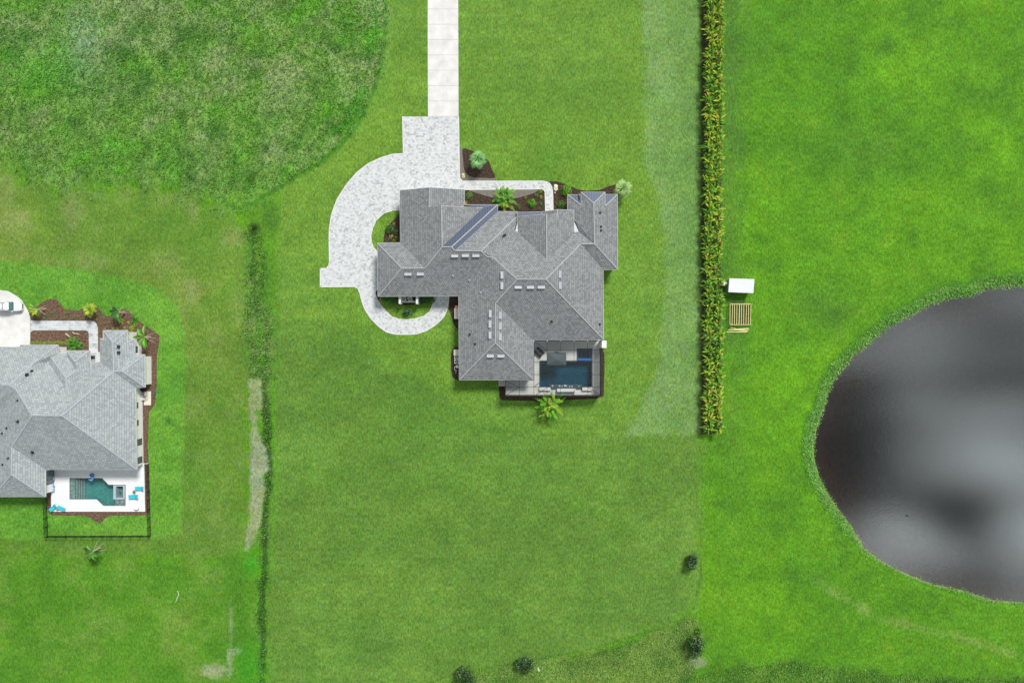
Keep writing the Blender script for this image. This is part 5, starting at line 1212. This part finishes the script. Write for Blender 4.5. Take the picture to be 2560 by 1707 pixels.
def shrub(px, rad, ht, cols, label, seed, n=260, size=.12, name='shrub', group=None, stem=True, cat='shrub', flat=.6):
    rnd = random.Random(seed); top = P(px[0], px[1], ht*.6); b = Vector((top.x, top.y, 0)); r = thing(name, b, label, cat, group); F = Fol()
    F.clump((b.x, b.y, ht*.55), (rad, rad, ht*.5), n, size, cols, rnd, .3, flat); F.build('foliage', r)
    if stem:
        m = MB()
        for i in range(3):
            a = i*2.1; m.cyl(b-Vector((0, 0, .05)), b+Vector((math.cos(a)*rad*.35, math.sin(a)*rad*.35, ht*.5)), .035, .02, 6)
        m.build('stem', M_BARK, r)
    return r
def rosette(px, rad, ht, cols, label, seed, n=26, W=.07, name='rosette_shrub', group=None, droop=.5):
    rnd = random.Random(seed); b = P(*px, ht*.3); b.z = 0; r = thing(name, b, label, 'shrub', group); F = Fol()
    for i in range(n):
        c = cols[rnd.randrange(len(cols))]; el = 1.3-1.2*(i/n); F.frond(b+Vector((0, 0, ht*.25)), i*2.399+rnd.uniform(-.3, .3), el, rad*rnd.uniform(.85, 1.25), W*rnd.uniform(.8, 1.2), droop, k_(c, .8), k_(c, 1.15), 5, .4)
    F.build('foliage', r); m = MB(); m.cyl(b-Vector((0, 0, .05)), b+Vector((0, 0, ht*.3)), .06, .04, 7); m.build('stem', M_BARK, r); return r

G_BLUE = [(.20,.42,.26)]; 
LIME = (.26,.40,.03); YEL = (.46,.48,.06); GRN = (.07,.24,.025); DGRN = (.025,.10,.015); BRT = (.12,.42,.02); BRN = (.34,.22,.06); MID = (.14,.31,.04)
# main house
fan_palm((1194,399.5), 2.6, 2.0, (.14,.38,.09), (.24,.50,.18), 'silvery green fan palm in the triangular bed right of the paver driveway', 1, 15, 1.5)
fan_palm((1556.5,471.5), 3.2, 2.15, (.18,.36,.07), (.33,.50,.17), 'pale yellowish fan palm at the upper right corner of the large house', 2, 16, 1.5)
feather_palm((1260.5,495), 2.4, 2.3, [GRN, MID, LIME, (.16,.34,.03), BRT], 'bushy green palm between the walkway and the blue metal roof', 3, 56, 4, leaf=.42, pairs=15)
feather_palm((1375.5,1015), 2.4, 2.75, [BRT, (.20,.50,.03), LIME, (.30,.48,.04)], 'bright green clumping palm below the pool enclosure', 4, 54, 5, leaf=.42, pairs=16)
shrub((1330.5,507.5), .9, 1.1, [GRN, BRT, MID], 'small bright green shrub in the front bed beside the walkway', 5, 340, .13)
shrub((1416.5,475.5), 1.15, 1.5, [(.12,.34,.02), BRT, LIME, GRN], 'rounded bright green shrub right of the cream boulder', 6, 460, .15)
shrub((1403,512), .9, .9, [DGRN, GRN, (.12,.2,.03)], 'low dark shrub in the bed left of the upper right wing', 7, 260, .12)
shrub((1173.5,489), .75, .8, [GRN, MID, (.3,.36,.1)], 'small shrub in the left corner of the front bed by the garage', 8, 200, .11)
shrub((974.5,573), .95, 1.0, [DGRN, GRN, (.05,.16,.02)], 'dark green shrub in the mulch of the half round island bed', 9, 320, .13)
shrub((1017.4,780), .95, 1.3, [(.01,.04,.01), DGRN, (.04,.12,.03), (.10,.20,.12)], 'dark spiky shrub alone on the small lawn inside the curved path', 10, 330, .16)
for i, (u, v, r_, cs, lb_) in enumerate(((985,560,.4,[(.4,.3,.12),(.2,.2,.06)],'tan dried tuft near the top of the island bed'),(990,578,.5,[(.2,.26,.1),GRN],'grey green tuft right of the dark island shrub'),
      (978,592,.45,[YEL,(.4,.36,.1)],'yellow tuft at the lower part of the island bed'),(992,595,.45,[LIME,GRN],'lime tuft beside the house wall in the island bed'),(985,602,.4,[DGRN,LIME],'small dark and lime tuft at the lowest corner of the island bed'),
      (1298,517,.5,[GRN,MID],'small green plant between the bushy palm and the bright shrub'),(1313,493,.4,[MID,(.2,.25,.08)],'grey green plant on the edge of the gravel lens'),(1340,487,.45,[(.22,.34,.16),GRN],'small plant near the walkway bend in the front bed'),
      (1350,479,.5,[LIME,MID],'lime plant tucked inside the walkway bend'),(1353,493,.35,[YEL,MID],'yellowish plant beside the inner edge of the walkway'),(1163,508,.45,[YEL,(.45,.42,.12)],'yellow tuft against the garage wall'),
      (952,748,.5,[YEL,(.4,.3,.08)],'golden plant at the left corner under the lower eave'),(1352,509,.4,[GRN],'dark plant between the bright shrub and the walkway'))):
    shrub((u, v), r_, r_*1.1, cs, lb_, 40+i, 90, .09, 'small_plant', 'small bedding plants by the large house', False, 'plant')
for i, (u, v, rx) in enumerate(((962,745,.75),(973,747,.8),(985,747,.95),(992,752,.6),(1052,747,.9),(1063,747,.95),(1074,746,.85),(1081,750,.5))):
    side = 'left' if u < 1000 else 'right'; k = (i % 4)
    shrub((u, v), rx, 1.2, [DGRN, GRN, (.03,.14,.02)], ('first', 'second', 'third', 'fourth')[k]+' dark green shrub from the left, in the row '+side+' of the white porch posts', 60+i, 240, .14, 'dark_shrub', 'dark shrubs under the lower left eave')
# litter of pale leaves in the mulch beds
def scatter(name, polys, n, size, cols, seed, label, cat, z=.05, up=.35):
    rnd = random.Random(seed); F = Fol(); polys = [np.array(p, float) for p in polys]
    for poly in polys:
        x0, y0 = poly.min(0); x1, y1 = poly.max(0)
        q = rng.uniform((x0, y0), (x1, y1), (n, 2)); d = sdist(q[:, 0], q[:, 1], [tuple(p) for p in poly]); q = q[d < -1]
        for u, v in q:
            p = P(u, v, z); F.clump((p.x, p.y, z), (.12, .12, .05), 2, size*rnd.uniform(.5, 1.5), cols, rnd, 0, up)
    o = F.build(name); return tag(o, label, cat, None, 'stuff')
scatter('mulch_chips', [[(1165,490),(1362,482),(1362,528),(1165,510)],[(1369,456),(1420,466),(1430,530),(1384,530)],[(966,575),(998,540),(1000,604),(960,604)],[(1252,990),(1340,988),(1500,992),(1340,1000)],[(1124,760),(1146,760),(1146,815),(1134,808)],[(1129,880),(1146,872),(1146,945),(1130,930)]],
        150, .09, [(.26,.16,.08),(.14,.08,.04),(.36,.28,.16),(.05,.03,.02)], 5, 'loose bark chips and dry leaves on the dark mulch', 'mulch chips')
scatter('mulch_chips', [[(80,775),(140,752),(200,780),(250,790),(300,790),(390,840),(388,1000),(340,830),(250,825),(240,800),(80,798)],[(130,1279),(365,1279),(365,1286),(130,1286)],[(364,1160),(372,1160),(373,1280),(364,1280)],[(218,1286),(272,1286),(250,1304)],[(79,832),(220,832),(220,865),(79,860)]],
        240, .09, [(.30,.20,.13),(.20,.12,.08),(.46,.36,.26),(.10,.06,.04)], 6, 'loose wood chips on the brown mulch of the left garden', 'mulch chips')

# neighbour's garden
traveller((96,772), 2.0, 'young palm with bleached bare stalks beside the white vehicle', 11, [LIME, MID, YEL], 1, [2.4,3.3,4.0,4.6,2.9], [.35,-.75,.1], 1.9)
rosette((81,775), 1.15, 1.0, [MID, LIME, GRN], 'leafy green clump at the driveway edge just in front of the vehicle', 12, 30, .1)
fan_palm((223.5,775), 1.9, 1.5, (.2,.36,.03), (.38,.52,.05), 'bright yellow green fan palm in the middle of the left garden bed', 13, 17, 1.6)
traveller((297,781), 2.3, 'dark leaved palm with pale stalks where the left garden bed points upward', 14, [DGRN, GRN, (.06,.2,.03)], 1, [3.0,2.5,3.7,-1.4,-1.9,4.4], [.25,.9,.0], 1.9)
traveller((361.5,842), 2.3, 'green palm with bare brown stalks at the right tip of the garden bed', 15, [MID, BRT, (.12,.32,.03)], 1, [1.7,3.2,4.3,-1.3,-1.9,2.5], [.35,-.15,-.5], 2.3)
traveller((233.5,1377.5), 2.3, 'lone palm with pale stalks standing on the grass below the black fence', 16, [DGRN, GRN, MID, LIME], 1, [2.3,2.8,3.8,-1.2,-.6,4.4,-1.9], [1.15,.1,.7,3.75], 2.1)
feather_palm((182,860), 1.7, 1.35, [GRN, MID, (.08,.28,.03)], 'dense green feather palm against the roof edge in the rectangular bed', 17, 40, 3)
rosette((205,864), .9, .9, [GRN, MID, (.25,.3,.12)], 'grey green shrub right of the dense feather palm', 18, 26, .07)
rosette((336,799), .95, 1.0, [GRN, BRT, DGRN], 'deep green leafy shrub upper of the three at the right of the left bed', 19, 30, .09)
shrub((336.8,810.8), .62, .7, [(.2,.44,.03), LIME], 'round lime shrub, middle of the three at the right of the left bed', 20, 220, .09)
shrub((328.4,821), .66, .7, [(.28,.46,.03), LIME, YEL], 'round yellow green shrub, lowest of the three next to the left house wing', 21, 240, .09)
rosette((303,802), .75, .8, [YEL, LIME, BRN], 'yellow green drooping shrub below the dark leaved palm', 22, 24, .08)
shrub((320,806), .4, .45, [LIME, YEL], 'small yellow shrub between the drooping shrub and the round lime one', 23, 110, .08)
ng = 'small bedding plants of the left garden'
for i, (u, v) in enumerate(((281.5,821),(294,821),(310.5,820),(261,821.5))): shrub((u, v), .33, .35, [YEL, LIME, MID], ('second','third','fourth','first')[i]+' tiny yellow plant from the left, in the row above the left house wing', 70+i, 70, .07, 'small_plant', ng, False, 'plant')
ORD = ['first','second','third','fourth','fifth','sixth','seventh','eighth','ninth','tenth','eleventh','twelfth','thirteenth','fourteenth','fifteenth','sixteenth','seventeenth','eighteenth','nineteenth','twentieth','twenty first','twenty second','twenty third','twenty fourth','twenty fifth']
small = [(83,793),(97,796),(109,796),(124,797),(142,794),(160,795),(184,794),(195,793),(209,796),(137,782),(161,782),(171,782),(146,761),(259,796),(262,808),(273,806),(289,807),(281,797),(252,812),(242,798),(246,786),(226,793),(236,793),(128,782),(116,790)]; small.sort()
for i, (u, v) in enumerate(small): shrub((u+random.uniform(-1, 1), v), .3+.12*random.random(), .35, [MID, (.2,.26,.1), GRN, (.3,.3,.14)], ORD[i]+' tiny grey green plant from the left in the mulch above the grey path', 80+i, 55, .07, 'small_plant', 'tiny grey green plants dotted in the mulch', False, 'plant')
for i, u in enumerate(range(78, 165, 7)): shrub((u, 857.5+random.uniform(-1.2, 1.2)), .38+.1*random.random(), .5, [LIME, YEL, MID], ORD[i]+' low yellow green plant from the left in the row along the left roof', 120+i, 90, .08, 'low_plant', 'row of yellow green plants along the left roof', False, 'plant')
m = MB(); m.tube([P(164,834,.1), P(169,838,.16), P(174,842,.1)], [.16, .2, .12], 7); tag(m.build('driftwood', M_STEM), 'short pale driftwood log in the rectangular mulch bed, left one', 'driftwood', 'driftwood in the rectangular bed')
m = MB(); m.tube([P(181,830,.1), P(185,833.5,.15), P(192,834.5,.15), P(199,836,.1)], [.1, .14, .15, .09], 7); tag(m.build('driftwood', M_STEM), 'longer curved pale driftwood in the rectangular mulch bed, right one', 'driftwood', 'driftwood in the rectangular bed')
m = MB(); m.tube([P(443,1476,.06), P(446,1480,.08), P(446,1488,.06), P(442,1497,.06), P(439,1505,.05)], [.05, .06, .07, .09, .04], 6); tag(m.build('fallen_branch', mk('pale_branch', (.5,.52,.45), .8)), 'thin pale bent branch lying on the grass at the lower left', 'branch')
m = MB(); m.box((*P(1346,1671.5)[:2], .06), (.35, .95, .08), .35); tag(m.build('paving_stone', mk('white_stone', (.5,.52,.5), .8), bevel=.02), 'small white slab on the grass right of the dark tree at the bottom', 'slab')

# hedge: two staggered rows of clumping palms
rnd = random.Random(21); F = Fol(); ST = MB()
HC = [(.24,.42,.02), (.36,.50,.025), (.50,.54,.05), (.12,.34,.02), (.05,.20,.02), (.48,.42,.05), (.34,.27,.06), (.18,.42,.02)]
def hx(v): return np.interp(v, [0, 300, 600, 760, 850, 1080], [1783, 1779, 1777, 1778, 1780, 1778])
v = -60.0; row = 0
while v < 1070:
    for k, off in enumerate((-13, 9)):
        u = hx(v)+off+rnd.uniform(-3, 3); vv_ = v+k*5+rnd.uniform(-3, 3); hh = rnd.uniform(2.4, 3.3)
        if rnd.random() < .08: hh *= .6
        b = P(u, vv_, 0); ts = Vector((b.x+rnd.uniform(-.15, .15), b.y+rnd.uniform(-.15, .15), hh*.45)); ST.cyl(b-Vector((0, 0, .1)), ts, .08, .05, 6)
        warm = .5+.5*math.sin(v*.013+1)+(.45 if v < 420 else 0)
        for i in range(15):
            el = 1.35-1.25*(i/15)+rnd.uniform(-.1, .1); ci = rnd.choices(range(8), [3, 2.2+2*warm, .8+1.4*warm, 3.4, 3.0, .15+.35*warm, .25+.2*warm, 3.2])[0]; c = HC[ci]
            L = rnd.uniform(1.15, 1.95)*(1 if i > 5 else .85)
            F.frond(ts+Vector((0, 0, rnd.uniform(0, hh*.42))), rnd.uniform(0, 6.283), el, L, rnd.uniform(.13, .22), rnd.uniform(.35, .75), k_(c, .4), k_(c, rnd.uniform(.95, 1.55)), 5, .45, .35)  # frond bases darkened, putting shade between the leaves into their colour
    v += rnd.uniform(8.2, 10.5)
hedge = thing('palm_hedge', P(1779, 540), 'long tall hedge of yellow green palm leaves running down beside the lawn', 'hedge')
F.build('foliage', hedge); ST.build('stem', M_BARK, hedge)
structure('hedge_bed', [[(1757,-200),(1755,860),(1757,1075),(1762,1083),(1796,1084),(1803,1070),(1802,700),(1808,-200)]], -.02, .03, mk('hedge_soil', (.03,.028,.012), .95, .4, 2, .8, col2=(.085,.10,.035), bscale=8))

# round dark trees at the lower edge
def tree(px, r_, ht, label, seed, ry=None):
    rnd = random.Random(seed); top = P(*px, ht*.6); b = Vector((top.x, top.y, 0)); t = thing('round_tree', b, label, 'tree'); ry = ry or r_; F = Fol()
    m = MB(); m.tube([b-Vector((0, 0, .1)), b+Vector((0, 0, ht*.3)), b+Vector((0, 0, ht*.7))], [.14, .11, .05], 8)
    for i in range(6):
        a = i*1.05+.3; m.tube([b+Vector((0, 0, ht*.3)), b+Vector((math.cos(a)*r_*.6, math.sin(a)*ry*.6, ht*.62))], [.05, .02], 6)
    m.build('trunk', M_BARK, t)
    cols = [(.012,.04,.01), (.018,.06,.015), (.03,.09,.02), (.015,.05,.02), (.10,.17,.04)]
    F.clump((b.x, b.y, ht*.58), (r_*.8, ry*.8, ht*.36), 700, .15, cols, rnd, .3)
    for i in range(11):
        a = rnd.uniform(0, 6.28); q = rnd.uniform(.3, .8); F.clump((b.x+math.cos(a)*r_*q, b.y+math.sin(a)*ry*q, ht*rnd.uniform(.5, .85)), (r_*.32, ry*.32, ht*.16), 110, .15, cols+[(.20,.30,.10), (.03,.16,.05)], rnd, .3)
    F.build('crown', t); return t
tree((1730,1402), 1.55, 2.4, 'small dark round tree standing alone between the lawn and the bright field', 31, 1.8)
tree((1738,1614), 2.2, 3.2, 'largest dark tree at the lower edge, below the small round one', 32, 2.7)
tree((1163,1690), 2.2, 3.0, 'dark tree cut by the lower edge, leftmost of the trees there', 33)
tree((1312,1662), 1.9, 2.5, 'dark tree with light specks in the middle of the lower edge', 34)
shrub((1748,1576), .8, 1.2, [BRT, GRN, DGRN], 'small bright green bush touching the top of the largest dark tree', 35, 260, .14)

# rough vegetation nobody could count
def tufts(name, U_, V_, Z_, n_bl, hgt, wid, cols, label, cat, seed, bright=1.6):
    r = np.random.default_rng(seed); N = len(U_)
    x = (U_-CX)*S; y = (CY-V_)*S; n = N*n_bl
    x = np.repeat(x, n_bl)+r.normal(0, wid*1.6, n); y = np.repeat(y, n_bl)+r.normal(0, wid*1.6, n); z = np.repeat(Z_, n_bl)
    a = r.uniform(0, 2*np.pi, n); el = r.uniform(.25, 1.1, n); L = hgt*r.uniform(.5, 1.3, n); w = wid*r.uniform(.5, 1.1, n)
    dx, dy, dz = np.cos(a)*np.cos(el)*L, np.sin(a)*np.cos(el)*L, np.sin(el)*L; sx, sy = -np.sin(a)*w, np.cos(a)*w
    P0 = np.stack([x-sx*.4, y-sy*.4, z-.03], 1); P1 = np.stack([x+sx*.4, y+sy*.4, z-.03], 1); P2 = np.stack([x+dx*.55+sx, y+dy*.55+sy, z+dz*.7], 1); P3 = np.stack([x+dx, y+dy, z+dz*.9], 1); P4 = np.stack([x+dx*.55-sx, y+dy*.55-sy, z+dz*.7], 1)
    vs = np.stack([P0, P1, P2, P3, P4], 1).reshape(-1, 3); me = bpy.data.meshes.new(name)
    me.vertices.add(n*5); me.vertices.foreach_set('co', vs.astype(np.float32).ravel()); me.loops.add(n*5); me.loops.foreach_set('vertex_index', np.arange(n*5, dtype=np.int32))
    me.polygons.add(n); me.polygons.foreach_set('loop_start', np.arange(0, n*5, 5, dtype=np.int32)); me.update(calc_edges=True)
    c = np.repeat(cols, n_bl, 0)*bright*r.uniform(.7, 1.35, (n, 1)); c = np.repeat(c, 5, 0); ca = me.color_attributes.new('Col', 'FLOAT_COLOR', 'POINT')
    ca.data.foreach_set('color', np.concatenate([np.clip(c, 0, 1), np.ones((n*5, 1))], 1).astype(np.float32).ravel()); me.materials.append(LEAF)
    o = bpy.data.objects.new(name, me); SC.collection.objects.link(o); return tag(o, label, cat, None, 'stuff')
def gsample(u, v, A):
    ix = np.clip(np.searchsorted(gx, (u-CX)*S), 1, nx-1); iy = np.clip(np.searchsorted(gy, (CY-v)*S), 1, ny-1); return A[iy, ix]
def sprinkle(n, box, M_, seed, pw=1):
    r = np.random.default_rng(seed); u = r.uniform(box[0], box[2], n); v = r.uniform(box[1], box[3], n); k = r.random(n) < gsample(u, v, M_)**pw; return u[k], v[k]
pal = np.array([lin(98,154,54), lin(84,146,42), lin(134,160,90), lin(70,122,40), lin(112,168,60), lin(88,170,44)])*K
def colr(u, v, seed, amt=.5):
    r = np.random.default_rng(seed); c = np.stack([gsample(u, v, C[..., i]) for i in range(3)], 1); return c*(1-amt)+pal[r.integers(0, 6, len(u))]*amt
u, v = sprinkle(42000, (-200, -190, 975, 560), MEAD, 1, 2); tufts('meadow_grass', u, v, gsample(u, v, Z), 3, .42, .075, colr(u, v, 2, .45), 'tall uneven grass and weeds of the unmown meadow at the upper left', 'grass', 3, 1.45)
u, v = sprinkle(20000, (580, 540, 720, 1720), np.clip(DW, 0, 1), 4, 2.5); 
k = ~((sdist(u, v, DIRT) < 3)); u, v = u[k], v[k]; tufts('ditch_weeds', u, v, gsample(u, v, Z), 3, .5, .09, colr(u, v, 5, .5), 'rank weeds growing along the shallow ditch left of the lawn', 'weeds', 6, 1.35)
SH = np.clip((wb-pd)/10, 0, 1)*(pd > -2)
u, v = sprinkle(42000, (1980, 640, 2600, 1560), SH, 7, 1); tufts('shore_grass', u, v, gsample(u, v, Z), 3, .42, .075, colr(u, v, 8, .55), 'coarse grass fringe around the edge of the dark pond', 'grass', 9, 2.3)
RG = np.clip(sum(np.clip(.5-sdist(U, V, p)/14, 0, 1) for p in (BOT, ROUGH)), 0, 1)
u, v = sprinkle(26000, (1060, 1540, 2600, 1720), RG, 10, 1); tufts('rough_grass', u, v, gsample(u, v, Z), 3, .34, .07, colr(u, v, 11, .4), 'rough unmown grass along the lower right edge', 'grass', 12, 1.7)
# a duck-sized dark float on the pond
m = MB(); q = P(2269, 1289, -.4); m.cyl((q.x-.25, q.y+.1, -.36), (q.x+.25, q.y-.12, -.36), .12, .08, 8); tag(m.build('floating_log', M_PIPE), 'small dark log floating on the pond', 'log')
